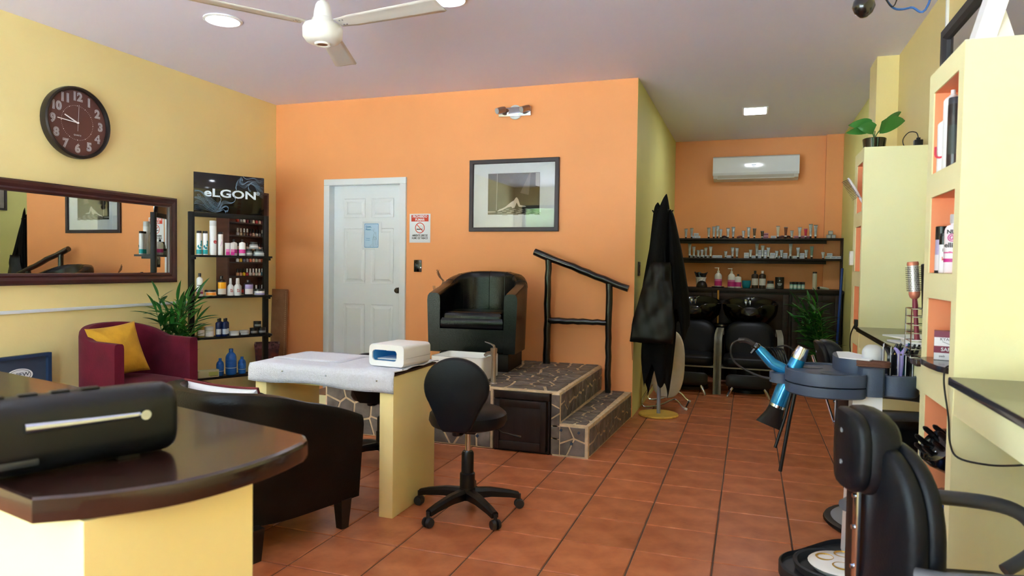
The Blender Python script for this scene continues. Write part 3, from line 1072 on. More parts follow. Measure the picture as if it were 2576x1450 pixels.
tp = bottle(.0187, .181, WH, BK, ((.04, .22, TEAL, 'teal_band'),), 'can')
rose = G()
for (x, z, rr) in ((.003, .075, .013), (-.006, .064, .012), (.006, .100, .011), (.0, .052, .011), (.008, .088, .008)):
    rose.ball((x, -.0165 + abs(x) * .25, z), (rr, .003, rr), 8)
rose = rose.mesh('flower_print', flat((16, 140, 156)))
for i, x in enumerate((.045, .089)):
    rack('shampoo_can', '%s white can with teal flower print on the top rack shelf' % ('leftmost' if i == 0 else 'second'), 'can', x, 0, tp + [('flower_print', rose)], group='teal flower cans')
t = rack('hairspray_can', 'tall white hairspray can with clear cap and red letter on the top rack shelf', 'can', .147, 0, bottle(.0252, .263, WH, (206, 212, 216), (), 'aerosol'))
text('e', .05, flat((196, 40, 44)), t, (.006, -.0262, .105), off=.001)
t = rack('shampoo_can', 'white can with pale pink feather print on the top rack shelf', 'can', .203, 0, bottle(.0194, .179, WH, BK, (), 'can'))
G().tube(catmull([(-.008, -.0195, .07), (.0, -.0205, .09), (.007, -.0195, .12)], 3), [.002, .004, .005, .006, .005, .004, .001][:7], 6, flat=.3).out('feather_print', flat((214, 170, 214)), t)
pb = bottle(.0145, .097, WH, WH, ((.02, .28, (226, 60, 170), 'pink_panel'), (.28, .5, (234, 140, 200), 'fade_panel')), 'box')
for i, x in enumerate((.25, .286)):
    rack('hair_serum_box', '%s slim white and pink carton on the top rack shelf' % ('left' if i == 0 else 'right'), 'box', x, 0, pb, y=-.095, group='white and pink cartons')
pk = bottle(.025, .128, WH, BK, ((.15, .38, PINK, 'pink_band'),), 'bottle', capr=.009)
rack('shampoo_bottle', 'white and pink round bottle half hidden behind the pink cartons', 'bottle', .322, 0, pk, y=-.04, group='white and pink rack bottles')
rack('shampoo_bottle', 'white and pink round bottle beside the silver jars on the rack', 'bottle', .368, 0, pk, y=-.09, group='white and pink rack bottles')
sj = bottle(.043, .056, SIL, (40, 44, 50), ((.12, .42, (206, 212, 214), 'label'),), 'cone_jar')
sj2 = bottle(.028, .056, (112, 120, 128), (40, 44, 50), ((.12, .42, (206, 212, 214), 'label'),), 'cone_jar')
rack('mask_jar', 'small dark silver jar at the bottom left of the jar stack', 'jar', .425, 0, sj2, group='silver jars on the rack')
rack('mask_jar', 'silver jar at the bottom right of the jar stack', 'jar', .503, 0, sj, group='silver jars on the rack')
rack('mask_jar', 'silver jar stacked on top of two other silver jars', 'jar', .463, 0, bottle(.037, .055, SIL, (40, 44, 50), ((.12, .42, (206, 212, 214), 'label'),), 'cone_jar'), dz=.0565, group='silver jars on the rack')

t = rack('shampoo_bottle', 'slim white bottle with black cap and pink band on the second rack shelf', 'bottle', .049, 1, bottle(.0225, .174, WH, BK, ((.1, .2, (190, 50, 120), 'pink_band'), (.24, .26, (200, 90, 140), 'pink_line'), (.46, .49, (40, 40, 46), 'label')), 'bottle', capr=.0105))
rack('cream_jar', 'white jar with orange label and black lid on the second rack shelf', 'jar', .127, 1, bottle(.041, .046, (238, 232, 226), BK, ((.12, .6, (238, 150, 50), 'label'),), 'jar'))
rack('shampoo_bottle', 'dark brown bottle with yellow and white label on the second rack shelf', 'bottle', .211, 1, bottle(.034, .154, (38, 24, 16), BK, ((.36, .68, (248, 178, 22), 'label'), (.08, .36, (216, 214, 208), 'label')), 'bottle', capr=.014))
sp = bottle(.0245, .136, (222, 226, 230), (206, 212, 218), (), 'spray')
for i, (x, y) in enumerate(((.278, -.085), (.326, -.095), (.352, -.05))):
    t = rack('spray_bottle', ['left white spray bottle with red print in the group of three', 'middle white spray bottle with red print in the group of three', 'rearmost white spray bottle behind its two twins'][i], 'bottle', x, 1, sp, y=y, group='white spray bottles')
    if i < 2:
        text('S7', .026, flat((196, 40, 52)), t, (.002, -.0252, .04), rot=(PI / 2, -PI / 2, 0), off=.0004)
rack('shampoo_bottle', 'dark bottle with lilac and white label on the second rack shelf', 'bottle', .421, 1, bottle(.0345, .122, (34, 28, 40), BK, ((.42, .70, (160, 150, 206), 'label'), (.08, .42, (220, 218, 226), 'label')), 'bottle', capr=.014))
rack('cream_jar', 'lilac and white jar with black lid on the second rack shelf', 'jar', .509, 1, bottle(.041, .049, (226, 224, 236), BK, ((.1, .3, (150, 140, 200), 'label'),), 'jar'))

rack('shampoo_bottle', 'olive oil coloured bottle with white label on the third rack shelf', 'bottle', .056, 2, bottle(.0275, .105, (150, 138, 60), (226, 226, 220), ((.12, .55, (232, 232, 230), 'label'),), 'bottle', capr=.012))
rack('cream_jar', 'cream jar with clear lid and white label on the third rack shelf', 'jar', .118, 2, bottle(.033, .078, (200, 200, 178), (206, 212, 206), ((.1, .58, (232, 234, 236), 'label'),), 'jar'))
nv = bottle(.0212, .137, (16, 40, 96), BK, ((.12, .42, (200, 214, 226), 'label'),), 'bottle', capr=.0085)
for i, (x, y, s) in enumerate(((.186, -.085, 'leftmost navy blue bottle with black cap in the group of four'), (.216, -.038, 'navy blue bottle with black cap standing behind the other three'), (.229, -.095, 'front middle navy blue bottle with black cap in the group of four'), (.255, -.058, 'rightmost navy blue bottle with black cap in the group of four'))):
    rack('serum_bottle', s, 'bottle', x, 2, nv, y=y, group='navy blue bottles')
rack('wax_tin', 'silver tin with white label left of the black trimmed tin', 'tin', .31, 2, bottle(.0365, .035, (206, 208, 204), (196, 200, 198), ((.1, .5, (230, 232, 232), 'label'),), 'tin'))
rack('wax_tin', 'silver tin with black rim on the third rack shelf', 'tin', .388, 2, bottle(.036, .037, (40, 42, 44), (186, 190, 188), ((.12, .45, (196, 204, 206), 'label'),), 'tin'))
bj = bottle(.0305, .052, (26, 26, 28), (20, 20, 22), ((.25, .55, (120, 124, 130), 'label'),), 'jar')
for x, dz, s in ((.464, 0, 'black styling jar at the bottom left of the three black jars'), (.530, 0, 'black styling jar at the bottom right of the three black jars'), (.495, .0525, 'black styling jar on top of the two black jars')):
    rack('styling_jar', s, 'jar', x, 2, bj, dz=dz, group='black jars on the rack')
t = thing('product_carton', 'long pale green carton lying on the bottom rack shelf', 'box', RM @ Vector((.1, -.1, SHZ[3])), RZ)
t.scale = (KR, KR, KR)
G().box((0, 0, .029), (.154, .05, .057), .001).out('carton', flat((190, 196, 160), .4), t)
G().box((.035, -.0253, .028), (.07, .0006, .03)).out('label', flat((170, 190, 110), .4), t)
G().box((.04, -.0256, .012), (.06, .0006, .004)).out('print_line', flat((110, 120, 100), .4), t)
BLU = (18, 92, 170)
for x, r, h, s in ((.203, .0276, .136, 'small blue ribbed bottle left of the tall blue bottle'), (.287, .041, .205, 'tall blue ribbed bottle on the bottom rack shelf'), (.373, .0296, .135, 'small blue ribbed bottle right of the tall blue bottle')):
    t = rack('blue_bottle', s, 'bottle', x, 3, bottle(r, h, BLU, BLU, ((.265, .29, (206, 220, 230), 'white_band'),), 'flask', rough=.4), y=-.075, group='blue bottles on the bottom rack shelf')
    g = G()
    for k in range(6):
        z = h * (.33 + .05 * k)
        g.lathe([(r, z), (r + .0016, z + .003), (r, z + .006)], 20, cap=False)
    g.out('rib', flat((24, 104, 186), .4), t, fix=False)

# ---------------------------------------------------------------- nail polish cabinet on the left wall
pc = thing('polish_cabinet', 'reddish brown wooden wall cabinet of nail polish behind the display rack', 'cabinet', (0, 0, 0))
y0, y1, z0, z1 = 4.885, 5.43, .955, 1.90
for a, b in (((XL, y0, z0), (-4.33, y0 + .02, z1)), ((XL, y1 - .02, z0), (-4.33, y1, z1))):
    G().span(a, b, .001).out('side_panel', REDWOOD, pc)
G().span((XL, y0 + .02, z0), (XL + .012, y1 - .02, z1)).out('back_panel', REDWOOD, pc)
G().span((XL, y0 + .0202, z1 - .02), (-4.33, y1 - .0202, z1), .001).out('top_panel', REDWOOD, pc)
PZ = [1.605, 1.486, 1.359, 1.247, 1.121, .967]
for z in PZ:
    G().span((XL + .0122, y0 + .0202, z - .012), (-4.332, y1 - .0202, z - .0005)).out('shelf', flat((44, 28, 26), .4), pc)
POL = [[(200, 60, 50), (190, 190, 200), (240, 240, 240), (120, 40, 60), (60, 60, 70), (220, 200, 190), (180, 50, 60), (200, 170, 160), (90, 40, 50)],
       [(170, 160, 170), (200, 180, 160), (110, 90, 80), (90, 40, 40), (100, 30, 40), (220, 170, 150), (180, 180, 185), (110, 105, 120), (60, 55, 65)],
       [(196, 180, 160), (190, 170, 150), (225, 200, 180), (210, 190, 180), (200, 190, 180), (220, 180, 160), (190, 170, 160), (220, 180, 150), (200, 190, 190)],
       [(200, 205, 205), (230, 190, 50), (90, 90, 130), (150, 130, 140), (230, 120, 90), (230, 190, 170), (190, 200, 190), (200, 160, 150), (190, 80, 60)],
       [(206, 140, 110), (206, 140, 110), (232, 190, 30), (190, 20, 50), (214, 206, 206), (226, 190, 180), (200, 206, 200), (226, 200, 190), (40, 110, 150)],
       [(235, 110, 40), (230, 90, 60), (200, 60, 60), (220, 60, 80), (226, 70, 80), (90, 80, 90), (60, 60, 70), (70, 70, 80), (40, 40, 50)]]
CAPC = [(20, 20, 22), (20, 20, 22), (220, 224, 226), (22, 22, 24), (225, 225, 228), (20, 20, 22)]
capm = [G().lathe([(.0085, .032), (.0075, .062), (.006, .066), (0, .066)], 10).mesh('cap', flat(c, .2), 30) for c in ((18, 18, 20), (224, 226, 228))]


def polish_body(c):
    return cached(('pol', c), lambda: G().lathe([(.012, 0), (.0145, .003), (.0145, .024), (.009, .03), (.007, .033)], 12).mesh('glass_body', flat(c, .12, coat=.5), 30))


SHN = ['top', 'second', 'third', 'fourth', 'fifth', 'lowest']
for r, row in enumerate(POL):
    for k, c in enumerate(row):
        cap = capm[1] if (r in (1, 2, 4) and k in ((0, 1, 4, 5, 6), (0, 1, 2, 3, 8), (), (), (3, 4, 5, 6, 7, 8))[r if r < 5 else 0]) else capm[0]
        if r == 5 and k in (1, 6, 8):
            cap = capm[1]
        hue = 'pale' if sum(c) > 520 else 'dark' if sum(c) < 300 else 'bright'
        inst('nail_polish', '%s nail polish bottle, %s from the front end of the %s cabinet shelf' % (hue, ordinal(k), SHN[r]), 'nail polish',
             [('glass_body', polish_body(c)), ('cap', cap)], (-4.362, 5.045 + k * .0415, PZ[r]), 0, 'nail polishes on the %s cabinet shelf' % SHN[r])

# ---------------------------------------------------------------- clock, mirror, board on the left wall
RW = PI / 2
ck = thing('wall_clock', 'round black wall clock with brown dial on the yellow wall', 'clock', (XL, 3.54, 2.193), RW)
MX = Matrix.Rotation(PI / 2, 4, 'X')
G().lathe([(.245, 0), (.248, .02), (.245, .05), (.236, .058), (.226, .055), (.222, .034)], 56, M=MX, cap=False).out('rim', mat('clock_rim', (30, 25, 24), .35), ck)
G().lathe([(0, .030), (.2225, .030)], 56, M=MX, cap=False).out('dial', flat((92, 58, 54), .3), ck)
NUM, DARK = flat((196, 200, 208), .5), flat((92, 58, 54), .3)
for k in range(1, 13):
    a = PI / 2 - 2 * PI * k / 12
    x, z = .178 * math.cos(a), .178 * math.sin(a)
    p = text(str(k), .078, NUM, ck, (x, -.0315, z), name='numeral', off=.0042, sx=.98)
    text(str(k), .078, DARK, p, (0, 0, .0006), rot=(0, 0, 0), name='inline', off=.0014)
    text(str(k), .078, NUM, p, (0, 0, .0012), rot=(0, 0, 0), name='core', off=-.0012)
tk = G()
for k in range(60):
    a = 2 * PI * k / 60
    s = .0034 if k % 5 == 0 else .0018
    tk.ball((.118 * math.cos(a), -.0312, .118 * math.sin(a)), (s, .0008, s), 6)
tk.out('minute_dots', flat((226, 228, 232)), ck, fix=False)


def hand(ang, L, tail, w, y, m, nm):
    c, s = math.sin(ang), math.cos(ang)
    px, pz = s, -c
    vs = [(c * d + px * e * w, yy, s * d + pz * e * w) for yy in (y, y - .0015) for d, e in ((-tail, -1), (L, -1), (L, 1), (-tail, 1))]
    G().add(vs, [[0, 1, 2, 3], [7, 6, 5, 4]] + [[i, (i + 1) % 4, 4 + (i + 1) % 4, 4 + i] for i in range(4)]).out(nm, m, ck)


WHT = flat((236, 238, 242))
hand(2 * PI * 9.77 / 12, .105, .0, .0042, -.034, WHT, 'hour_hand')
hand(2 * PI * 45.6 / 60, .15, .0, .0028, -.036, WHT, 'minute_hand')
hand(2 * PI * .6 / 60, .125, .058, .0013, -.038, flat((170, 172, 178)), 'second_hand')
G().lathe([(.006, .03), (.006, .041), (0, .042)], 12, M=MX).out('hub', WHT, ck)
text('QUARTZ', .014, NUM, ck, (0, -.0314, -.085))
# long mirror
mr = thing('wall_mirror', 'long mirror in a mahogany frame on the yellow wall', 'mirror', (XL, 0, 0), RW)
ya, yb, za, zb = 1.9, 4.416, 1.075, 1.755
prof = [(0, 0), (0, .03), (.012, .042), (.03, .042), (.05, .03), (.062, .034), (.074, .026), (.078, .012), (.078, 0)]


def frame4(par, x0, x1, z0, z1, prof, m, name='frame_rail'):
    """four mitred rails; prof = (inset, proud); faces local -Y"""
    for (c0, c1, d0, d1) in (((x0, z0), (x1, z0), (1, 1), (-1, 1)), ((x1, z0), (x1, z1), (-1, 1), (-1, -1)), ((x1, z1), (x0, z1), (-1, -1), (1, -1)), ((x0, z1), (x0, z0), (1, -1), (1, 1))):
        rows = [[(c[0] + d[0] * i, -p, c[1] + d[1] * i) for i, p in prof] for c, d in ((c0, d0), (c1, d1))]
        n = len(prof)
        g = G().grid(rows, True)
        g.f += [list(range(n)), [n + k for k in range(n)][::-1]]
        g.out(name, m, par, ang=25)


frame4(mr, ya, yb, za, zb, prof, FRAMEWOOD)
mg = G().span((ya + .068 - yb + .07, -.011, za + .068), (0.002, -.006, zb - .068)).out('mirror_glass', MIRROR, mr)
mg.location, mg.rotation_euler = (yb - .07, 0, 0), (0, 0, math.radians(-.36))
# slate blue board with an oval badge
bd = thing('framed_board', 'slate blue shallow board with a white oval badge leaning on the yellow wall', 'board', (-4.40, 3.30, .2), RW)
G().span((-.62, -.012, 0), (0, -.002, .43)).out('panel', flat((58, 72, 92), .5), bd)
g = G()
for a, b in (((-.62, -.034, .41), (0, -.0, .43)), ((-.025, -.034, 0), (0, 0, .41)), ((-.62, -.034, 0), (-.025, 0, .02)), ((-.62, -.034, .02), (-.6, 0, .41))):
    g.span(a, b)
g.out('frame', flat((38, 60, 92), .45), bd)
M_ = Matrix.Translation((-.20, -.0125, .30)) @ MX @ Matrix.Diagonal((1.9, 1, 1, 1))
ov = G().lathe([(.045, 0), (.045, .002), (0, .0021)], 32, M=M_).out('oval_badge', flat((226, 232, 236)), bd)
G().lathe([(.0385, .0005), (.0385, .0028), (.0365, .0028), (.0365, .0005)], 32, M=M_, cap=False).out('badge_ring', flat((60, 70, 82)), bd)
text('VIEW', .034, flat((60, 70, 82)), bd, (-.19, -.0155, .305), sx=1.3, off=.0003)
# tan suede covered board in the corner
t = thing('suede_board', 'tan suede covered board with stitched edges leaning in the corner', 'board', (-4.38, 5.62, 0), 0)
o = G().span((-.12, -.03, 0), (.105, 0, .985), .006).out('board', SUEDE, t)
q = G()
for k in range(48):
    for x in (-.085, .098):
        q.box((x, -.031, .02 + k * .02), (.003, .003, .011))
q.out('stitching', flat((206, 176, 140), .9), t, fix=False)
t.rotation_euler = (math.radians(-2.5), 0, math.radians(-3))
# waste bin
t = thing('waste_bin', 'square tapered waste bin with one green side and a dark city print', 'bin', (-4.265, 5.33, 0), math.radians(38))
def ring(s, z):
    return [(sx * s, sy * s, z) for sx, sy in ((-1, -1), (1, -1), (1, 1), (-1, 1))]
G().grid([ring(.075, 0), ring(.105, .445)], True).add(ring(.0752, .002), [[0, 1, 2, 3]]).out('bin_body', mat('dark_city_print', (44, 34, 46), .5, noise=(14, .4, (120, 50, 40))), t)
G().add([(-.0755, -.075, .001), (-.0755, .075, .001), (-.1055, .105, .44), (-.1055, -.105, .44)], [[0, 1, 2, 3]]).add([(-.0765, -.075, .001), (-.0765, .075, .001), (-.1065, .105, .44), (-.1065, -.105, .44)], [[0, 1, 2, 3]]).out('green_side', flat((70, 130, 40)), t, label='plain green side panel')
G().grid([ring(.108, .445), ring(.112, .49), ring(.1, .49), ring(.098, .42)], True).out('patterned_rim', mat('floral_rim', (110, 70, 76), .6, noise=(40, .5, (44, 24, 34))), t)
# ================================================================ plants
def leaf_mesh(L, w, m, droop=.25, fold=.3):
    rows = []
    for i in range(7):
        t = i / 6
        ww = w * (math.sin(PI * min(1, t * .93 + .07)) ** .8) * (1 - t * .25) * (0 if i == 6 else 1) + .0004
        z = -droop * L * t * t
        rows.append([(-ww, L * t, z + fold * ww), (0, L * t, z), (ww, L * t, z + fold * ww)])
    return G().grid(rows).mesh('leaf', m, 60, fix=False)


def palm(label, loc, h, nst, spread, seed, aim, potr=.12, per=11, leaves=None):
    r = random.Random(seed)
    t = thing('potted_palm', label, 'plant', loc)
    G().lathe([(potr * .75, 0), (potr, potr * 1.5), (potr * 1.05, potr * 1.6), (potr * .95, potr * 1.6), (potr * .9, potr * 1.45), (0, potr * 1.45)], 24).out('pot', flat((60, 52, 48), .5), t)
    ms = leaves
    for k in range(nst):
        a = aim + r.uniform(-1, 1) * spread[1]
        out = r.uniform(.25, 1) * spread[0]
        hh = h * r.uniform(.72, 1)
        pts = catmull([(0, 0, potr * 1.4), (out * .25 * math.cos(a), out * .25 * math.sin(a), hh * .55), (out * math.cos(a), out * math.sin(a), hh)], 6)
        st = G().tube(pts, [.006 - .004 * i / (len(pts) - 1) for i in range(len(pts))], 5).out('stem', STEMG, t)
        n = len(pts)
        for j in range(per):
            f = .32 + .68 * j / (per - 1)
            i = min(n - 2, int(f * (n - 1)))
            p = pts[i].lerp(pts[i + 1], f * (n - 1) - i)
            d = (pts[i + 1] - pts[i]).normalized()
            th = r.uniform(0, 2 * PI)
            side = Vector((math.cos(th), math.sin(th), r.uniform(-.1, .5)))
            v = (d * r.uniform(.3, .9) + side * (1.0 if j < per - 1 else .1)).normalized()
            o = part('leaf', r.choice(ms), st)
            q = v.to_track_quat('Y', 'Z')
            s = r.uniform(.75, 1.15)
            o.matrix_local = Matrix.Translation(p) @ q.to_matrix().to_4x4() @ Matrix.Rotation(r.uniform(-.5, .5), 4, 'Y') @ Matrix.Diagonal((s, s, s, 1))
    return t


LV = [leaf_mesh(.15, .0155, LEAFD, .2), leaf_mesh(.18, .017, LEAFD, .3), leaf_mesh(.14, .015, LEAFL, .2)]
palm('leafy bamboo palm between the maroon armchair and the display rack', (-4.20, 4.16, 0), 1.0, 17, (.20, 2.0), 4, -.3, leaves=LV, per=16)
LV2 = [leaf_mesh(.17, .016, LEAFD), leaf_mesh(.20, .0175, LEAFD, .3), leaf_mesh(.16, .0155, LEAFL, .25)]
palm('leafy bamboo palm by the dark cabinet in the washing alcove', (.72, 7.45, 0), .94, 19, (.33, 1.3), 9, PI + .4, leaves=LV2, per=16)
# small plant on the far pier
pt = thing('potted_plant', 'small broad-leaved plant in a glossy black pot on the far pier', 'plant', (.70, 4.70, 1.973), .4)
G().lathe([(.045, 0), (.058, .004), (.066, .075), (.063, .078), (.058, .07), (0, .066)], 24).out('pot', BLACKGL, pt)
LM = mat('philodendron_leaf', (70, 140, 62), .3, rand=.3)
for k, (a, lean, tip, L, w, tw) in enumerate(((.2, .35, (.03, -.01, .135), .135, .042, .2), (.35, .75, (.025, -.015, .125), .13, .038, -.5), (2.9, .05, (-.03, -.01, .15), .12, .03, .6), (3.2, -.1, (-.02, .01, .13), .13, .03, -.4), (2.6, .35, (-.02, .0, .14), .10, .028, .3), (3.4, .2, (-.01, -.02, .12), .10, .03, .9))):
    st = G().tube(catmull([(0, 0, .06), (tip[0] * .3, tip[1] * .3, .1), tip], 4), .0028, 6).out('stem', STEMG, pt)
    ca, sa = math.cos(a), math.sin(a)
    rows = []
    for i in range(8):
        f = i / 7
        ww = w * (math.sin(PI * min(1, f * .8 + .2)) ** .7) * (1 - .35 * f) if i < 7 else .0006
        L2_ = 1.25 * L
        c = Vector((tip[0] + L2_ * f * ca * (1 - .2 * abs(lean)), tip[1] - .012 * math.sin(f * 3), tip[2] + .01 + L2_ * f * lean - .015 * f * f))
        d = Vector((-sa * .2 - lean * .35 * ca, -.55 + .3 * tw, .8)).normalized()
        rows.append([c - d * ww * 1.35, c + Vector((0, .006, 0)), c + d * ww * 1.35])
    o = G().grid(rows).out('leaf', LM, st, ang=60, fix=False)

# ================================================================ ceiling
fan = thing('ceiling_fan', 'white three-blade ceiling fan hanging from the ceiling', 'fan', (-2.205, 3.2, 0))
FW = mat('fan_white', (232, 232, 226), .3)
G().cyl((0, 0, 2.58), (0, 0, 2.8), .013).out('down_rod', FW, fan)
G().lathe([(.05, 2.565), (.046, 2.6), (.038, 2.635), (.028, 2.65), (.013, 2.652)], 24).out('canopy_cup', FW, fan)
G().lathe([(.06, 2.43), (.085, 2.438), (.104, 2.462), (.106, 2.51), (.098, 2.525), (.06, 2.535), (.058, 2.556), (.05, 2.566)], 36).out('motor_housing', FW, fan)
G().lathe([(.0, 2.431), (.028, 2.431), (.03, 2.422), (.04, 2.42), (.044, 2.432), (.06, 2.434)], 28).out('bottom_ring', FW, fan)
G().lathe([(0, 2.424), (.026, 2.424), (.027, 2.428)], 20).out('centre_cap', flat((168, 120, 76), .35, 1), fan, label='copper coloured centre cap')
FBL = mat('fan_blade_metal', (212, 210, 206), .35)
for k, a in enumerate((-127, -6.5, 113)):
    a = math.radians(a)
    g = G()
    rows = []
    L0, L1 = .105, .74
    for r, w in ((L0, .045), (.16, .05), (.2, .056), (L1 - .02, .068), (L1, .06)):
        rows.append([(r, -w, -.006), (r, -w * .6, -.001), (r, 0, .0), (r, w * .6, .001), (r, w, .006)])
    b = g.grid(rows).out('blade', FBL, fan, ang=15)
    b.location = (0, 0, 2.528)
    b.rotation_euler = (math.radians(-13), 0, a)
    md = b.modifiers.new('t', 'SOLIDIFY')
    md.thickness = .003
    for x in (.13, .15):
        for y in (-.02, .02):
            G().ball((x, y, -.004), (.005, .005, .003), 6).out('screw', CHROME, b)


def downlight(x, y, label):
    t = thing('downlight', label, 'ceiling light', (x, y, H))
    G().lathe([(.098, -.001), (.118, -.001), (.118, -.008), (.104, -.014), (.098, -.01)], 36, cap=False).out('trim_ring', WHITEPL, t)
    G().lathe([(0, -.0105), (.0975, -.0105)], 36, cap=False).out('diffuser', LIGHTDISC, t)


downlight(-3.23, 3.60, 'round lit ceiling downlight nearest the yellow left wall')
downlight(-1.70, 3.70, 'round lit ceiling downlight above the right fan blade')
downlight(.35, 2.65, 'round lit ceiling downlight above the styling chairs')
downlight(-1.7, .9, 'added round ceiling downlight, out of view over the reception counter')  # assumed extra lamp, added out of view to light the near room
t = thing('panel_light', 'small square lit ceiling panel over the washing chairs', 'ceiling light', (.015, 7.18, H))
G().span((-.12, -.16, -.006), (.12, .16, 0), .002).out('trim_frame', WHITEPL, t)
G().span((-.1, -.14, -.0085), (.1, .14, -.0062)).out('diffuser', mat('lit_panel', (255, 255, 255), .5, emit=(240, 246, 255), estr=45), t)
# turned finial and cables at the ceiling
t = thing('turned_pendant', 'glossy black turned wooden pendant hanging above the aisle', 'pendant', (.345, 2.62, 0))
G().lathe([(0, 2.105), (.012, 2.108), (.028, 2.122), (.036, 2.142), (.032, 2.162), (.02, 2.175), (.024, 2.186), (.036, 2.2), (.042, 2.225), (.038, 2.25), (.03, 2.27), (.036, 2.3), (.036, 2.42), (.02, 2.45), (.02, 2.8)], 24).out('spindle', POLEWOOD, t)
o = G().tube(catmull([(.30, 2.62, 2.79), (.40, 2.70, 2.30), (.455, 2.80, 2.20), (.52, 2.80, 2.185), (.58, 2.78, 2.215), (.66, 2.75, 2.79)], 8), .004, 6).out('blue_cable', BLUECABLE)
tag(o, 'blue cable looping down from the ceiling above the aisle', 'cable')
o = G().tube(catmull([(.33, 2.62, 2.79), (.39, 2.72, 2.30), (.43, 2.76, 2.212), (.475, 2.76, 2.235), (.52, 2.7, 2.79)], 8), .0022, 6).out('black_cable', CABLE)
tag(o, 'thin black cable looping beside the blue ceiling cable', 'cable')

# ================================================================ orange wall pieces
pic = thing('framed_photograph', 'dark framed black and white photograph with wide white mat on the orange wall', 'picture', (-1.96, YF, 1.861))
w2, h2 = .411, .315
frame4(pic, -w2, w2, -h2, h2, [(0, .001), (0, .026), (.004, .028), (.032, .028), (.036, .024), (.036, .006)], FRAMEBLK)
G().span((-w2 + .03, -.008, -h2 + .03), (w2 - .03, -.002, h2 - .03)).out('mat_board', MATBOARD, pic)
G().span((-.25, -.0088, -.18), (.25, -.0081, .205)).out('inner_mat', flat((222, 230, 234), .3), pic)
ph = G().span((-.238, -.0096, -.166), (.238, -.0089, .193)).out('photo_print', mat('dark_photo', (20, 15, 13), .5, spec=.2), pic)
g = G()
for k in range(9):
    for j in range(4):
        if (k + j) % 2 == 0:
            f0, f1 = .15 + .25 * j, .15 + .25 * (j + 1)
            a = lambda q, f: (-.15 + .043 * q * (.6 + .5 * f) - .02 * f + .02, -.0101, -.108 - .055 * f)
            g.add([a(k, f0), a(k + 1, f0), a(k + 1, f1), a(k, f1)], [[0, 1, 2, 3]])
g.out('chequered_floor_print', flat((112, 108, 104)), ph, fix=False)
fig = [(-.15, -.135), (-.115, -.118), (-.075, -.10), (-.055, -.085), (-.02, -.058), (.005, -.045), (.02, -.022), (.032, -.018), (.045, -.035), (.062, -.085), (.11, -.094), (.118, -.101), (.07, -.103), (.05, -.10), (.03, -.062), (.022, -.085), (.012, -.108), (-.01, -.112), (-.02, -.098), (-.05, -.104), (-.10, -.128), (-.145, -.139)]
G().add([(x, -.0102, z) for x, z in fig], [list(range(len(fig)))]).out('reclining_figure_print', flat((190, 184, 178)), ph, fix=False)
G().add([(.145, -.0100, .19), (.155, -.0100, .19), (.14, -.0100, .0), (.06, -.0100, .02)], [[0, 1, 2, 3]]).out('light_beam_print', flat((74, 66, 62)), ph, fix=False)
g = G().add([(.2, -.0100, .19), (.236, -.0100, .19), (.236, -.0100, .07), (.2, -.0100, .08)], [[0, 1, 2, 3]]).add([(-.155, -.0100, .19), (-.15, -.0100, .19), (-.155, -.0100, -.13), (-.16, -.0100, -.13)], [[0, 1, 2, 3]]).add([(-.238, -.0100, -.135), (-.165, -.0100, -.138), (-.165, -.0100, -.146), (-.238, -.0100, -.148)], [[0, 1, 2, 3]])
g.out('bright_edge_print', flat((150, 146, 142)), ph, fix=False)
G().span((-w2 + .034, -.0125, -h2 + .034), (w2 - .034, -.0115, h2 - .034)).out('glazing', mat('picture_glass', (255, 255, 255), .0, trans=1, spec=.25), pic)

ns_ = thing('no_smoking_sign', 'white and red no smoking sign on the orange wall beside the door', 'sign', (-2.866, YF, 1.579))
G().span((-.106, -.003, -.132), (.106, -.0005, .132), .001).out('plate', PAPER, ns_)
RED, BLK = flat((214, 66, 40), .5), flat((24, 26, 32), .5)
G().span((-.087, -.0036, .062), (.087, -.0031, .122)).out('red_header', RED, ns_)
text('PROHIBIDO', .031, PAPER, ns_, (0, -.0039, .106), sx=.90, off=.0008)
text('FUMAR', .031, PAPER, ns_, (0, -.0039, .077), sx=.95, off=.0008)
text('AMBIENTE LIBRE DE', .026, BLK, ns_, (0, -.0034, -.067), sx=.68, off=.0006)
text('HUMO DE TABACO', .026, BLK, ns_, (0, -.0034, -.091), sx=.70, off=.0006)
mz = Matrix.Translation((0, -.0031, .003)) @ MX
G().lathe([(.049, 0), (.049, .0006), (.042, .0006), (.042, 0)], 36, M=mz, cap=False).box((0, -.0036, .003), (.088, .0006, .007), 0, Matrix.Rotation(PI / 4, 4, 'Y')).out('prohibition_ring', RED, ns_)
G().box((-.004, -.0034, -.009), (.06, .0004, .008)).tube(catmull([(.03, -.0033, -.002), (.033, -.0033, .014), (.018, -.0033, .018), (.012, -.0033, .03)], 4), .0022, 4, flat=.2).tube(catmull([(.022, -.0033, -.002), (.02, -.0033, .009), (.006, -.0033, .012), (.004, -.0033, .024)], 4), .0018, 4, flat=.2).out('cigarette_symbol', BLK, ns_)
qs = thing('quiet_sign', 'pale blue laminated quiet please notice on the white door', 'sign', (-3.402, 5.7545, 1.515))
G().span((-.102, -.0085, -.133), (.102, -.0065, .133), .0008).out('laminate', mat('laminate', (222, 232, 240), .2), qs)
G().span((-.081, -.0092, -.116), (.074, -.0086, .116)).out('blue_card', flat((178, 210, 236), .3), qs)
BLB = flat((48, 128, 190), .4)
g = G()
o1, o2 = rrect(.152, .226, .014, 4), rrect(.146, .220, .012, 4)
n = len(o1)
g.add([(u - .0035, -.0096, v) for u, v in o1] + [(u - .0035, -.0096, v) for u, v in o2], [[k, (k + 1) % n, n + (k + 1) % n, n + k] for k in range(n)])
g.out('border_line', BLB, qs, fix=False)
text('Quiet,', .024, BLB, qs, (-.066, -.0096, .084), ax='LEFT', off=.0004)
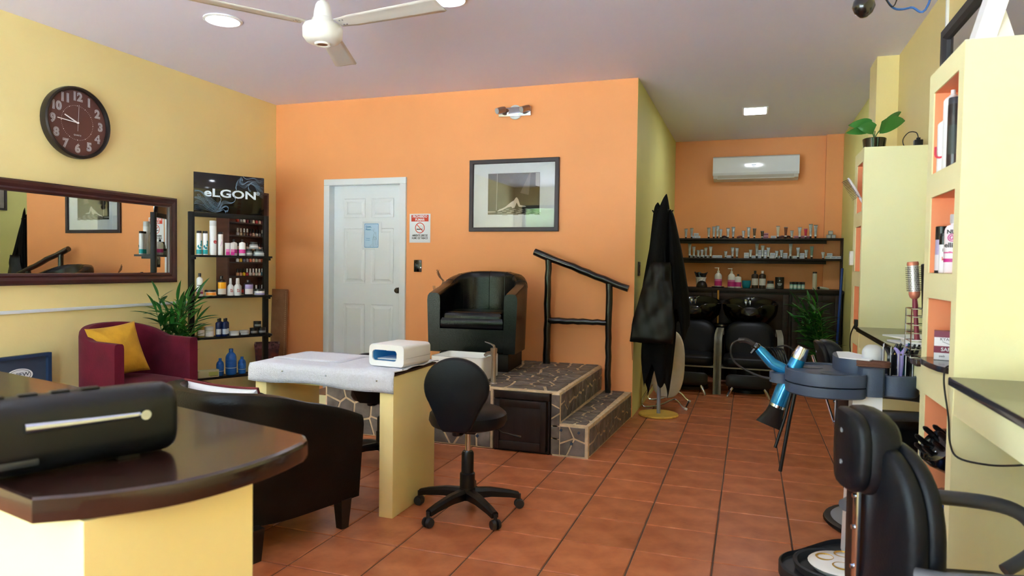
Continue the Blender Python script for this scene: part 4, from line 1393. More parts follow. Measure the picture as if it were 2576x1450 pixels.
text('Please ...', .022, BLB, qs, (-.066, -.0096, .058), ax='LEFT', off=.0004)
text('Treatment', .011, BLB, qs, (-.066, -.0096, -.026), ax='LEFT')
text('in Progress', .011, BLB, qs, (-.066, -.0096, -.042), ax='LEFT')
g = G()
for c in ([(.028, .066), (.018, .045), (.03, .03), (.045, .02), (.04, .035), (.052, .03)], [(.03, .03), (.02, 0), (.012, -.03), (.008, -.09)], [(.045, .02), (.05, -.02), (.058, -.05), (.066, -.09)], [(.012, -.02), (.035, -.01), (.05, -.03), (.03, -.04), (.014, -.03)],
          [(.026, 0), (.022, -.05), (.026, -.1)], [(-.012, -.11), (-.016, -.095), (.0, -.088), (.012, -.096), (.02, -.105)], [(.036, -.01), (.04, -.06), (.05, -.1)]):
    g.tube(catmull([(x, -.0096, z) for x, z in c], 4), .0011, 4, flat=.3)
g.out('line_drawing', BLK, qs, fix=False)
sw_ = thing('light_switch', 'black wall switch on the orange wall right of the door', 'switch', (-2.883, YF, 1.233))
G().span((-.039, -.008, -.055), (.039, -.0005, .055), .004).out('cover_plate', BLACKGL, sw_)
G().span((-.015, -.012, -.03), (.015, -.0081, .03), .002).out('rocker', flat((16, 16, 17), .2), sw_)
wl = thing('wall_spotlight', 'chrome twin spotlight bar high on the orange wall', 'light', (-1.955, YF, 2.58))
G().lathe([(.062, 0), (.062, .012), (.055, .016), (0, .016)], 32, M=MX).out('mounting_disc', mat('pale_disc', (214, 222, 226), .3), wl)
G().span((-.145, -.036, -.038), (.148, -.016, .038), .003).out('mounting_bar', CHROME, wl)
for sx in (-.115, .105):
    h = G()
    h.tube([(sx + .03, -.05, .02), (sx + .012, -.075, .012), (sx - .015, -.115, -.006)], [.026, .027, .0275], 18)
    hd_ = h.out('lamp_head', mat('satin_metal', (170, 150, 140), .3, 1), wl)
    G().cyl((sx - .0135, -.1135, -.005), (sx - .017, -.118, -.0075), .025, .0235, 18).out('lens', flat((176, 184, 192), .25), hd_)
    G().cyl((sx + .03, -.036, .012), (sx + .032, -.062, .012), .006).out('swivel_joint', CHROME, wl)
# bowl with twisted twigs on a small glass shelf behind the armchair
bw = thing('twig_bowl', 'clear glass bowl of twisted brown twigs behind the black armchair', 'bowl', (-2.57, 5.50, .98))
G().lathe([(.02, 0), (.035, .005), (.06, .05), (.065, .08), (.0635, .08), (.058, .05), (.03, .008), (0, .007)], 24).out('glass_bowl', mat('thin_glass', (250, 252, 252), .05, trans=1, alpha=.55), bw)
for k in range(14):
    r = random.Random(k)
    P = catmull([(r.uniform(-.02, .02), r.uniform(-.02, .02), .01), (.008 + r.uniform(-.01, .01), r.uniform(-.01, .01), .07), (.035 + r.uniform(-.009, .009), r.uniform(-.01, .01), .12), (-.005 + r.uniform(-.01, .01), r.uniform(-.01, .01), .165), (-.022 + r.uniform(-.012, .012), r.uniform(-.012, .012), .20 + r.uniform(0, .025))], 4)
    G().tube(P, .0016, 4).out('twig', flat((132, 92, 58), .7), bw)
sd = thing('side_pedestal', 'slim orange plinth behind the black armchair carrying the twig bowl', 'plinth', (-2.57, 5.55, .422))
G().span((-.09, -.13, 0), (.09, .138, .548), .003).out('plinth_body', ORANGE, sd)
G().span((-.095, -.135, .5485), (.095, .138, .5575), .002).out('plinth_top', ORANGE, sd)

# ---- pole railing
rl = thing('pole_railing', 'black lacquered log railing with sloping handrail on the mosaic platform', 'railing', (0, 0, 0))
yr = 5.57


def log(nm, a, b, r0, r1, seed, par):
    r = random.Random(seed)
    a, b = Vector(a), Vector(b)
    n = 12
    pts = [a.lerp(b, i / n) + Vector((r.uniform(-.004, .004), r.uniform(-.004, .004), r.uniform(-.004, .004))) * (0 < i < n) for i in range(n + 1)]
    rs = [(r0 + (r1 - r0) * i / n) * r.uniform(.94, 1.06) for i in range(n + 1)]
    G().tube(pts, rs, 12).out(nm, POLEWOOD, par, ang=50)


log('handrail', (-1.725, yr, 1.367), (-.925, yr, 1.073), .031, .028, 1, rl)
log('post', (-1.605, yr, .42), (-1.603, yr, 1.30), .032, .027, 2, rl)
log('post', (-1.078, yr, .21), (-1.083, yr, 1.11), .025, .028, 3, rl)
log('crossbar', (-1.59, yr, .79), (-1.09, yr, .79), .028, .024, 4, rl)
# ================================================================ washing alcove
ac = thing('air_conditioner', 'white split air conditioner on the orange alcove wall', 'air conditioner', (.035, YB, 2.435))
g = G()
pr = [(0, .135), (-.17, .135), (-.195, .12), (-.205, .05), (-.205, -.06), (-.19, -.085), (0, -.085)]
n = len(pr)
g.add([(x, y, z) for x in (-.475, .475) for y, z in pr], [list(range(n)), list(range(n, 2 * n))[::-1]] + [[k, (k + 1) % n, n + (k + 1) % n, n + k] for k in range(n)])
b = g.out('front_cover', mat('ac_white', (226, 232, 238), .12, coat=.4), ac, ang=30)
g = G()
pr = [(0, -.0855), (-.188, -.0855), (-.175, -.12), (-.13, -.142), (0, -.142)]
n = len(pr)
g.add([(x, y, z) for x in (-.468, .468) for y, z in pr], [list(range(n)), list(range(n, 2 * n))[::-1]] + [[k, (k + 1) % n, n + (k + 1) % n, n + k] for k in range(n)])
g.out('lower_body', flat((206, 202, 196), .4), ac, ang=30)
G().add([(-.42, -.1875, -.09), (.42, -.1875, -.09), (.42, -.1765, -.12), (-.42, -.1765, -.12)], [[0, 1, 2, 3]]).out('air_flap', flat((186, 180, 172), .4), ac)
G().span((-.425, -.174, -.127), (.425, -.168, -.122)).out('flap_edge', WHITEPL, ac)
G().span((-.045, -.2062, .022), (.01, -.2052, .03)).span((-.035, -.2062, .012), (.0, -.2052, .017)).out('small_logo', flat((90, 130, 160), .4), ac)

shf = thing('wall_shelf', 'dark wooden double wall shelf full of dye tubes on the orange alcove wall', 'shelf', (0, 0, 0))
for z in (1.607, 1.375):
    G().span((-.885, 8.46, z - .022), (.972, YB - .0605 if False else 8.645, z), .002).out('shelf_board', DKWOOD2, shf)
    G().span((-.885, 8.50, z - .062), (.815, 8.52, z - .0222), .001).out('front_rail', DKWOOD2, shf)
G().span((.9725, 8.44, 1.025), (.9805, 8.645, 1.607)).out('side_board', DKWOOD2, shf)
cb = thing('alcove_cabinet', 'dark wooden base cabinet with sliding doors under the wall shelves', 'cabinet', (0, 0, 0))
G().span((-.885, 8.30, .08), (.97, 8.645, .985)).span((-.885, 8.34, 0), (.97, 8.645, .08)).out('carcass', DKWOOD2, cb)
G().span((-.888, 8.255, .985), (.975, 8.645, 1.025), .004).out('countertop', DKWOOD2, cb)


def pdoor(x0, x1, y, lab=None, handle=None):
    d = G().span((x0, y - .012, .10), (x1, y, .965), .001).out('door', DKWOOD2, cb, lab)
    g = G()
    s = .06
    for a, b in (((x0, y - .022, .10), (x0 + s, y - .0122, .965)), ((x1 - s, y - .022, .10), (x1, y - .0122, .965)), ((x0 + s, y - .022, .10), (x1 - s, y - .0122, .16)), ((x0 + s, y - .022, .895), (x1 - s, y - .0122, .965))):
        g.span(a, b, .001)
    g.out('door_rail', DKWOOD, d)
    if handle:
        G().span((handle - .01, y - .024, .56), (handle + .01, y - .0222, .66)).out('finger_pull', flat((12, 11, 12)), d)


pdoor(-.39, .03, 8.285)
pdoor(.02, .42, 8.262, handle=.395)
pdoor(.46, .70, 8.285)
pdoor(.71, .955, 8.285)
pdoor(-.88, -.41, 8.285)
G().span((-.40, 8.27, .0), (-.385, 8.30, .985)).span((.425, 8.27, 0), (.45, 8.30, .985)).out('frame_post', DKWOOD2, cb)

# ---- hair dye tubes and boxes on the two shelves


def dye_tube(h, m, cap=(28, 28, 30), key='silver', crumple=0):
    def mk():
        r = .0125 + .02 * max(0, h - .09) * .5
        rows = []
        R_ = random.Random(int(h * 1000))
        for i in range(8):
            t = i / 7
            z = h * (.26 + .70 * t)
            a = r * (1 + .55 * t ** 1.5)
            b = r * max(.07, (1 - t * .95))
            jx = R_.uniform(-1, 1) * .0015 * crumple
            rows.append([(a * math.cos(2 * PI * k / 12) + jx, b * math.sin(2 * PI * k / 12) + jx * 2, z) for k in range(12)])
        g = G().grid(rows, True)
        g.f.append([84 + k for k in range(12)])
        a = g.mesh('tube_body', m, 50)
        c = G().box((0, 0, h * .968), (r * 3.15, .004, h * .05)).mesh('crimped_end', flat((120, 128, 140), .35, 1 if key == 'silver' else 0))
        s = G().lathe([(r * .95, h * .15), (r * 1.0, h * .26), (r * .6, h * .275)], 12).mesh('collar', flat((226, 230, 230)))
        p = G().lathe([(r * .72, 0), (r * .8, .002), (r * .8, h * .15), (0, h * .152)], 12).mesh('cap', flat(cap, .35))
        return [('tube_body', a), ('crimped_end', c), ('collar', s), ('cap', p)]
    return cached(('dye', key, round(h, 3), crumple), mk)


SILV = mat('silver_tube_foil', (178, 186, 192), .4, .45, noise=(30, .2), bump=(60, .5))
COLR = {'silver': SILV, 'bronze': mat('bronze_tube', (92, 76, 62), .4, .5), 'cream': flat((214, 206, 186), .5), 'brown': mat('brown_tube', (110, 64, 48), .4, .4), 'pink': flat((196, 44, 78), .4), 'gold': mat('dark_gold_tube', (70, 60, 40), .4, .6), 'green': flat((110, 136, 122), .45)}
UP = [(-.738, .119, 'silver'), (-.671, .125, 'silver'), (-.472, .129, 'silver'), (-.414, .143, 'silver'), (-.372, .151, 'silver'), (-.335, .11, 'silver'), (-.252, .123, 'silver'), (-.193, .137, 'silver'), (-.079, .092, 'silver'), (-.021, .132, 'silver'), (.043, .119, 'bronze'), (.129, .088, 'gold'), (.3, .145, 'cream'), (.384, .132, 'brown'), (.45, .092, 'silver'), (.533, .129, 'silver'), (.596, .113, 'pink'), (.649, .165, 'silver'), (.70, .154, 'silver')]
LO = [(-.69, .174, 'silver'), (-.639, .138, 'silver'), (-.588, .094, 'silver'), (-.545, .101, 'silver'), (-.501, .128, 'silver'), (-.445, .139, 'silver'), (-.273, .082, 'silver'), (-.195, .127, 'silver'), (-.146, .123, 'silver'), (.006, .102, 'silver'), (.075, .177, 'silver'), (.139, .151, 'silver'), (.201, .128, 'silver'), (.292, .09, 'silver'), (.345, .101, 'silver'), (.441, .186, 'silver'), (.522, .13, 'silver'), (.609, .104, 'silver'), (.666, .143, 'green'), (.786, .078, 'silver')]
for lst, z, sh in ((UP, 1.607, 'upper'), (LO, 1.375, 'lower')):
    for k, (x, h, c) in enumerate(lst):
        sz = 'tall' if h > .14 else 'short' if h < .105 else 'medium'
        inst('dye_tube', '%s %s dye tube, %s from the left on the %s alcove shelf' % (sz, c, ordinal(k), sh), 'tube',
             dye_tube(h, COLR[c], key=c, crumple=1 if (k % 3 == 1 and c == 'silver') else 0), (x, 8.545 + RN.uniform(-.012, .012), z), RN.uniform(-.25, .25), 'dye tubes on the %s alcove shelf' % sh)
cart = [('carton', G().box((0, 0, .0165), (.056, .05, .032), .0012).mesh('carton', flat((222, 226, 230), .5))), ('print_label', G().box((0, -.0253, .0165), (.04, .0006, .012)).mesh('print_label', flat((176, 188, 204), .5)))]
cartp = [('carton', G().box((0, 0, .0165), (.056, .05, .032), .0012).mesh('carton', flat((206, 150, 170), .5))), ('print_label', G().box((0, -.0253, .0165), (.05, .0006, .01)).mesh('print_label', flat((120, 50, 70), .5)))]
cartg = [('carton', G().box((0, 0, .022), (.045, .045, .044), .001).mesh('carton', flat((150, 148, 140), .5))), ('print_label', G().box((0, -.0228, .022), (.036, .0006, .03)).mesh('print_label', flat((196, 194, 186), .5)))]
BU = [(-.652, 0, cart), (-.60, 0, cart), (-.62, 1, cart), (-.286, 0, cart), (.17, 0, cartp), (.17, 1, cartp), (.253, 0, cart), (.505, 0, cartp), (.56, 0, cartp), (.625, 0, cartp), (.843, 0, cartg), (.892, 0, cartg), (.862, 1, cartg)]
BL_ = [(-.66, 0, cart), (-.60, 0, cart), (-.54, 0, cart), (-.48, 0, cart), (-.40, 0, cart), (-.342, 0, cart), (-.235, 0, cart), (-.039, 0, cart), (-.039, 1, cart), (.035, 0, cart), (.095, 0, cart), (.106, 1, cart), (.106, 2, cart), (.155, 0, cart), (.171, 1, cart), (.171, 2, cart), (.24, 0, cart), (.251, 1, cart), (.30, 0, cart), (.383, 0, cart), (.383, 1, cart), (.45, 0, cart), (.503, 0, cart), (.566, 0, cart), (.566, 1, cart), (.840, 0, cart), (.8965, 0, cart), (.941 + .012, 0, cart), (.858, 1, cart)]
for lst, z, sh in ((BU, 1.607, 'upper'), (BL_, 1.375, 'lower')):
    for k, (x, lv, m) in enumerate(sorted(lst, key=lambda q: (q[0], q[1]))):
        hgt = .0445 if m is cartg else .033
        kind = 'grey' if m is cartg else 'pink' if m is cartp else 'white'
        inst('dye_carton', '%s little dye carton, %s from the left on the %s alcove shelf' % (kind + [' ground level', ' stacked second layer', ' stacked third layer'][lv] if lv else kind, ordinal(k), sh), 'box', m, (x, 8.60, z + lv * hgt), 0, 'dye cartons on the %s alcove shelf' % sh)
for k, (x, c) in enumerate(((-.12, (120, 74, 70)), (.345, (130, 100, 110)), (-.30, (60, 40, 44)), (.41, (70, 50, 60)))):
    o = thing('scrunched_tube', ['small scrunched brown tube lying beside the short silver tube on the upper shelf', 'shiny mauve crumpled foil tube lying between cream and brown tubes', 'dark crumpled tube lying behind a white carton on the upper shelf', 'dark crumpled tube lying right of the brown tube on the upper shelf'][k], 'tube', (x, 8.58, 1.607), RN.uniform(-1, 1))
    G().tube(catmull([(-.03, 0, .014), (-.01, .004, .02), (.012, -.003, .024), (.032, 0, .014)], 3), [.013, .016, .018, .02, .02, .019, .018, .016, .014, .012][:10], 8, flat=.7).out('foil', mat('crumpled_foil', c, .3, .6, bump=(50, .6)), o)
    G().cyl((.032, 0, .014), (.045, 0, .011), .008).out('cap', BLACKPL, o)

# ---- bottles on the cabinet
CZ = 1.0255


def cab(name, label, cat, x, y, parts, group=None, dz=0):
    return inst(name, label, cat, parts, (x, y, CZ + dz), 0, group)


t = thing('product_tray', 'flat black tray under the left pump bottle on the alcove cabinet', 'tray', (-.348, 8.43, CZ))
G().lathe([(.05, 0), (.07, .004), (.072, .012), (.068, .012), (.06, .006), (0, .006)], 28).out('dish', BLACKPL, t)
pm = bottle(.042, .232, (224, 224, 220), (226, 222, 210), ((.07, .30, (190, 40, 120), 'pink_band'), (.30, .40, (216, 120, 170), 'fade_band')), 'pump')
cab('pump_bottle', 'white and pink pump bottle standing on the flat black tray', 'bottle', -.347, 8.43, pm, 'pink pump bottles', .0065)
cab('pump_bottle', 'white and pink pump bottle beside the smaller pink bottle', 'bottle', -.198, 8.43, pm, 'pink pump bottles')
cab('shampoo_bottle', 'smaller white and pink bottle with black cap on the alcove cabinet', 'bottle', -.124, 8.42, bottle(.036, .162, (224, 224, 222), BK, ((.1, .42, (196, 50, 130), 'pink_band'),), 'bottle', capr=.012))
t = thing('colour_bowl', 'teal plastic bowl on the alcove cabinet', 'bowl', (-.032, 8.44, CZ))
G().lathe([(.034, 0), (.044, .012), (.049, .04), (.05, .088), (.047, .088), (.045, .04), (.03, .012), (0, .01)], 28).out('bowl', flat((18, 130, 150), .35), t)
bb = bottle(.038, .204, (44, 24, 16), BK, ((.18, .56, (206, 204, 200), 'label'),), 'bottle', capr=.014)
bw2 = bottle(.0381, .204, (44, 24, 16), (214, 214, 214), ((.18, .56, (206, 204, 200), 'label'),), 'bottle', capr=.014)
cab('apothecary_bottle', 'brown bottle with black cap and white label on the alcove cabinet', 'bottle', .061, 8.44, bb)
cab('apothecary_bottle', 'brown bottle with white cap and white label on the alcove cabinet', 'bottle', .142, 8.44, bw2)
cab('mask_jar', 'silver jar with black lid between brown bottle and black tub', 'jar', .23, 8.44, bottle(.046, .09, (168, 176, 176), BK, ((.15, .45, (206, 210, 206), 'label'),), 'cone_jar'))
t = cab('black_tub', 'large black tub with white print on the alcove cabinet', 'jar', .327, 8.44, bottle(.049, .135, (20, 20, 24), (16, 16, 18), (), 'jar'))
for z, w in ((.095, .012), (.062, .05), (.052, .046), (.042, .03)):
    G().box((0, -.0495, z), (w, .001, .004 if w > .02 else .014)).out('print_line', flat((190, 194, 200)), t)
gj = bottle(.0185, .083, (120, 180, 172), (30, 26, 26), ((.15, .55, (206, 220, 212), 'label'),), 'jar')
for k, (x, y) in enumerate(((.452, 8.41), (.493, 8.40), (.534, 8.40), (.575, 8.41), (.472, 8.45), (.514, 8.45), (.555, 8.45))):
    cab('ampoule_jar', 'small mint jar with dark lid, %s' % ['leftmost of the front row', 'second of the front row', 'third of the front row', 'rightmost of the front row', 'left one of the back row', 'middle one of the back row', 'right one of the back row'][k], 'jar', x, y, gj, 'small mint jars on the alcove cabinet')
cab('slim_can', 'slim tall off-white can with dark cap on the alcove cabinet', 'can', .696, 8.43, bottle(.0235, .202, (206, 202, 184), (50, 34, 24), (), 'can'))
t = thing('lying_tube', 'off-white tube with black cap lying on the alcove cabinet', 'tube', (.762, 8.44, CZ), .1)
G().tube([(-.022, -.01, .02), (-.005, 0, .02), (.05, .01, .014), (.085, .02, .006)], [.017, .018, .016, .012], 10).out('tube_body', flat((206, 202, 184)), t)
G().cyl((-.038, -.018, .02), (-.022, -.01, .02), .009, .016).out('cap', BLACKPL, t)
bk = thing('brush_basket', 'white slatted tub of black tinting brushes on the alcove cabinet', 'basket', (-.545, 8.47, CZ))
G().lathe([(.045, 0), (.06, .11), (.064, .112), (.064, .118), (.057, .118), (.044, .006), (0, .006)], 24).out('tub', WHITEPL, bk)
g = G()
for k in range(8):
    a = k * PI / 4
    g.tube([(.05 * math.cos(a), .05 * math.sin(a), .02), (.06 * math.cos(a + .5), .06 * math.sin(a + .5), .10)], .003, 5)
g.out('slat', flat((150, 150, 150)), bk)
for k in range(9):
    r = random.Random(k + 40)
    a, e = r.uniform(0, 6.28), r.uniform(.02, .05)
    b = thing('tinting_brush', 'black tinting brush in the white tub, %s' % ['leaning far left', 'leaning left', 'near the middle', 'behind the middle', 'leaning right', 'tallest one', 'in front', 'at the back', 'with a thin handle leaning far right'][k], 'brush', (-.545, 8.47, CZ), 0, 'tinting brushes in the white tub')
    dx = (-.075 + .019 * k)
    p1 = (dx * .45, r.uniform(-.02, .02), .09)
    p2 = (dx, r.uniform(-.02, .02), .165 + r.uniform(-.015, .03))
    G().tube([(dx * .2, 0, .008), p1], .004, 6).out('handle', BLACKPL, b)
    mid = Vector(p1).lerp(Vector(p2), .5)
    q = (Vector(p2) - Vector(p1)).to_track_quat('Z', 'Y').to_matrix().to_4x4()
    G().add(*rbox_data(.034 if k < 8 else .008, .01, .085, .002, 1), Matrix.Translation(mid) @ q).out('brush_head', flat((18, 18, 20)) if k != 3 else flat((70, 96, 96)), b)
t = thing('tint_bowl', 'upturned black tint bowl in front of the white brush tub', 'bowl', (-.527, 8.36, CZ))
G().lathe([(.066, 0), (.066, .006), (.06, .03), (.045, .062), (.02, .076), (0, .078)], 24).box((0, -.0655, .012), (.05, .003, .005)).out('bowl', BLACKPL, t)

# ---- picture on the right alcove wall (seen in the long mirror)
t = thing('alcove_picture', 'small dark framed grey picture high on the olive alcove wall', 'picture', (XR, 6.44, 2.08), -PI / 2)
frame4(t, -.28, .27, -.16, .16, [(0, .001), (0, .02), (.03, .02), (.03, .004)], FRAMEBLK)
G().span((-.255, -.006, -.135), (.245, -.001, .135)).out('print', mat('grey_print', (150, 140, 136), .3, noise=(5, .3)), t)

# ---- shampoo chairs


def shampoo(label, blabel, x, y):
    t = thing('washing_chair', label, 'chair', (x, y, 0))
    for s in (-1, 1):   # arm frames: curved front leg sweeping back into the armrest
        pts = catmull([(s * .285, -.34, .0), (s * .285, -.345, .30), (s * .285, -.33, .46), (s * .285, -.26, .555), (s * .285, -.10, .585), (s * .285, .25, .60)], 6)
        g = G()
        rows = []
        for i, p in enumerate(pts):
            tt = (pts[min(i + 1, len(pts) - 1)] - pts[max(i - 1, 0)]).normalized()
            nrm = Vector((0, tt.z, -tt.y))
            rows.append([p + Vector((e * .0275, 0, 0)) + nrm * f * .016 for e, f in ((-1, -1), (1, -1), (1, 1), (-1, 1))])
        g.grid(rows, True)
        g.f += [[3, 2, 1, 0], [len(g.v) - 4 + k for k in range(4)]]
        g.out('arm_frame', ARMGREY, t, ang=30)
    g = G().layers(rrect(.50, .50, .07, 5), [(.96, .27), (1, .28), (1, .335), (.96, .355), (.85, .366), (.4, .37)], lambda u, v, d: (u, v - .06, d))
    g.out('seat', VINYL, t, ang=60)
    G().span((-.257, -.30, .256), (.257, .15, .269)).out('seat_rail', flat((170, 168, 158), .4), t)
    o = sellipse(.25, .205, 2.8, 36)
    g = G().layers(o, [(.94, .0), (1, .015), (1, .06), (.95, .085), (.8, .097), (.4, .102)], lambda u, v, d: (u, .20 + (v + .2) * .42 - d * .9 + .25 * u * u, .315 + (v + .2) * .95 - d * .2))
    g.out('backrest', VINYL, t, ang=60)
    for s in (-1, 1):
        G().cyl((s * .257, .25, .56), (s * .285, .25, .56), .02).out('arm_bolt', STEELGREY, t)
    G().layers(rrect(.42, .16, .05, 5), [(.9, .0), (1, .01), (1, .05), (.9, .065)], lambda u, v, d: (u * (1 - .1 * (d > .06)), -.42 + d * .6 - .02, .155 + v * .8)).out('leg_rest', CAPESH, t, ang=60)
    for s in (-1, 1):
        G().tube(catmull([(s * .13, -.39, .11), (s * .155, -.44, .08), (s * .185, -.46, .02), (s * .19, -.462, 0)], 4), .014, 8).out('rest_leg', CHROME, t)
    G().lathe([(.20, 0), (.2, .03), (.12, .05), (.11, .255)], 24).out('pedestal', BLACKPL, t)
    b = thing('washing_basin', blabel, 'basin', (x, y + .545, 0))
    # shell with a neck notch facing the chair
    rows = []
    N = 40
    for r_, z in ((.10, .60), (.20, .66), (.268, .74), (.285, .80), (.29, .86), (.278, .868), (.26, .858), (.245, .80), (.20, .74), (.12, .70), (.04, .69)):
        row = []
        for k in range(N):
            a = 2 * PI * k / N
            q = math.exp(-((a - 1.5 * PI) / .26) ** 2)
            zz = z - (.10 * q if z > .84 else 0)
            lift = .07 * max(0, math.sin(a)) if z > .78 else 0
            row.append((r_ * math.cos(a), r_ * .92 * math.sin(a) - .0, zz + lift))
        rows.append(row)
    g = G().grid(rows, True)
    g.f.append([k for k in range(N)][::-1])
    g.f.append([len(g.v) - N + k for k in range(N)])
    g.out('basin_shell', mat('black_basin', (8, 8, 10), .18, spec=.4), b, ang=60)
    G().lathe([(.07, 0), (.12, .02), (.1, .3), (.1, .62)], 20).out('stand', BLACKPL, b)
    f = G().cyl((0, .13, .84), (0, .13, .905), .017).tube(catmull([(0, .13, .90), (0, .09, .925), (0, .03, .91)], 4), .011, 8).tube([(0, .13, .905), (.045, .12, .93)], .007, 6)
    f.out('tap', CHROME, b, label='chrome mixer tap')
    G().lathe([(.03, .868), (.03, .885), (.018, .89), (.016, .91), (0, .912)], 14, c=(-.045, .12, 0)).cyl((-.045, .12, .84), (-.045, .12, .87), .012).out('hand_shower_seat', CHROME, b)
    G().layers(sellipse(.09, .05, 2.5, 20), [(1, 0), (1, .01), (.8, .02)], lambda u, v, d: (u, -.262 - d + .02, .79 + v)).out('neck_rest', flat((26, 27, 25), .2), b)


shampoo('black washing chair with worn grey arms in front of the right basin', 'right black washing basin with chrome tap in the alcove', .015, 7.42)
shampoo('black washing chair half hidden behind the hanging capes', 'left black washing basin half hidden behind the hanging capes', -.575, 7.42)
t = thing('pedal_bin', 'black round bin with steel rim between the two washing chairs', 'bin', (-.28, 8.13, 0))
G().lathe([(.085, 0), (.092, .01), (.096, .60), (.10, .605)], 26).out('bin_body', flat((24, 26, 28), .2), t)
G().lathe([(.101, .60), (.101, .62), (.097, .625), (.095, .62)], 26, cap=False).out('steel_rim', NICKEL, t)
G().lathe([(.0945, .62), (.088, .632), (0, .636)], 26).out('lid', BLACKGL, t)
o = G().cyl((-.33, 8.235, 0), (-.335, 8.24, 1.0), .011).out('broom_handle', mat('varnished_stick', (190, 140, 60), .45))
tag(o, 'orange varnished broom handle upright behind the pedal bin', 'broom')
o = G().tube([(.895, 8.15, 0), (.948, 8.2, 1.27)], .0135, 10).out('mop_handle', flat((26, 66, 150), .4))
tag(o, 'blue mop handle leaning in the right alcove corner', 'mop')

# ---- coat stand, capes and the folded white seat
hs = thing('coat_stand', 'grey pole stand with round yellow wooden foot under the black capes', 'stand', (-.70, 5.865, 0))
G().lathe([(.158, 0), (.165, .004), (.165, .014), (.16, .018), (0, .018)], 40).out('wooden_foot', BASEWOOD, hs)
G().cyl((0, 0, .018), (0, 0, 1.74), .0165).out('pole', STEELGREY, hs)
for k in range(6):
    a = k * PI / 3 + .2
    G().tube(catmull([(0, 0, 1.68), (.06 * math.cos(a), .06 * math.sin(a), 1.70), (.085 * math.cos(a), .085 * math.sin(a), 1.73)], 4), .006, 6).out('hook', BLACKMT, hs)


def cape(label, m, ang, stations, folds, seed, name='salon_cape', ragged=.05, amp=.1, squash=.45, extra=None):
    """stations: (z, radial offset from the pole, lateral offset, half width); hangs on the side facing angle ang"""
    r = random.Random(seed)
    ca, sa = math.cos(ang), math.sin(ang)
    N = 56
    ph = [r.uniform(0, 6.28) for _ in range(5)]
    rows = []
    P = catmull([(z, ro, w) for z, ro, la, w in stations], 5)
    Q = catmull([(z, la, 0) for z, ro, la, w in stations], 5)
    M = len(P)
    for i, (p, q) in enumerate(zip(P, Q)):
        z, ro, w = p
        la = q[1]
        f = i / (M - 1)
        row = []
        for k in range(N):
            a = 2 * PI * k / N
            c, s = math.cos(a), math.sin(a)
            wob = 1 + amp * f * (math.sin(folds * a + ph[0] + f * 1.5) + .6 * math.sin((folds * 2 + 1) * a + ph[1]) + .3 * math.sin(3 * a + ph[2] + 4 * f))
            lx = w * c * wob
            ry = w * squash * s * wob
            zz = z + (ragged * f * f * f * (math.sin(2 * a + ph[3]) + .7 * math.sin(5 * a + ph[4])) if i > 0 else 0)
            d = ro + ry
            row.append((d * ca - (lx + la) * sa, d * sa + (lx + la) * ca, zz))
        rows.append(row)
    g = G().grid(rows, True)
    g.f.append([k for k in range(N)][::-1])
    o = g.out(name, m, None, ang=75, fix=False)
    tag(o, label, 'cape', 'black capes on the coat stand', (-.70, 5.865, 0))
    return o


F = -PI / 2 + .12   # towards the viewer
cape('long black cloth cape under the others, hanging lowest on the coat stand', CAPE, F, [(1.72, .03, .0, .03), (1.50, .05, .0, .06), (1.1, .06, .0, .10), (.8, .06, -.0, .125), (.5, .05, -.02, .125), (.29, .04, -.02, .10)], 4, 3, ragged=.09, amp=.10)
cape('black cape peaking highest on the coat stand with a folded collar', CAPE, F + .5, [(1.86, .05, .005, .004), (1.80, .055, -.01, .030), (1.66, .06, -.03, .065), (1.40, .07, -.06, .09), (1.1, .07, -.09, .11), (.86, .06, -.11, .11)], 3, 8, ragged=.07, amp=.12)
cape('black cape on the right of the coat stand with a rumpled edge', CAPE, F + 1.15, [(1.735, .07, .0, .005), (1.66, .08, .0, .04), (1.4, .12, .0, .075), (1.15, .15, -.01, .11), (.95, .165, -.0, .13), (.80, .17, .01, .12)], 4, 15, ragged=.10, amp=.10, squash=.6)
ap = cape('black cloth cape on the left of the coat stand with rounded shoulder', CAPE, F - .75, [(1.79, .06, .0, .005), (1.73, .065, .0, .035), (1.5, .075, .0, .055), (1.3, .08, .0, .075), (1.05, .085, .0, .10), (.8, .09, .0, .115), (.665, .09, .0, .11)], 3, 21, ragged=.015, amp=.08)
# waxed apron in front
ap = thing('waxed_apron', 'shiny black waxed apron hanging at the front left of the coat stand', 'apron', (-.70, 5.865, 0), 0, 'black capes on the coat stand')
rows = []
for i in range(15):
    f = i / 14
    z = 1.29 - .655 * f
    w = .065 + .10 * min(1, f * 1.25) ** .8
    row = []
    for k in range(29):
        u = -1 + 2 * k / 28
        x = .01 - .055 * f + u * w
        y = -.155 - .05 * f - .035 * (1 - u * u) - .006 * math.sin(u * 4 + f * 6) - .003 * math.sin(u * 9 - f * 15) + .005 * math.sin(f * 21 + u * 5) - .03 * (f < .02) * 0
        row.append((x, y, z))
    rows.append(row)
o = G().grid(rows).out('apron_panel', CAPESH, ap, ang=75, fix=False)
md = o.modifiers.new('t', 'SOLIDIFY')
md.thickness, md.offset = .02, -1
rows = [[(x, y - .004, z) for x, y, z in r] for r in (rows[11], rows[12], rows[13], rows[14])]
o = G().grid(rows).out('hem_band', CAPESH, ap, ang=75, fix=False)
md = o.modifiers.new('t', 'SOLIDIFY')
md.thickness = .004
G().tube(catmull([(-.045, -.165, 1.28), (-.04, -.10, 1.5), (-.03, -.04, 1.70), (.02, -.08, 1.5), (.05, -.165, 1.28)], 6), .007, 6, flat=.4).out('neck_strap', CAPE, ap)
G().tube(catmull([(-.19, -.19, .8), (-.205, -.185, .65), (-.2, -.18, .48)], 5), .004, 5, flat=.4).out('tie_string', CAPE, ap)

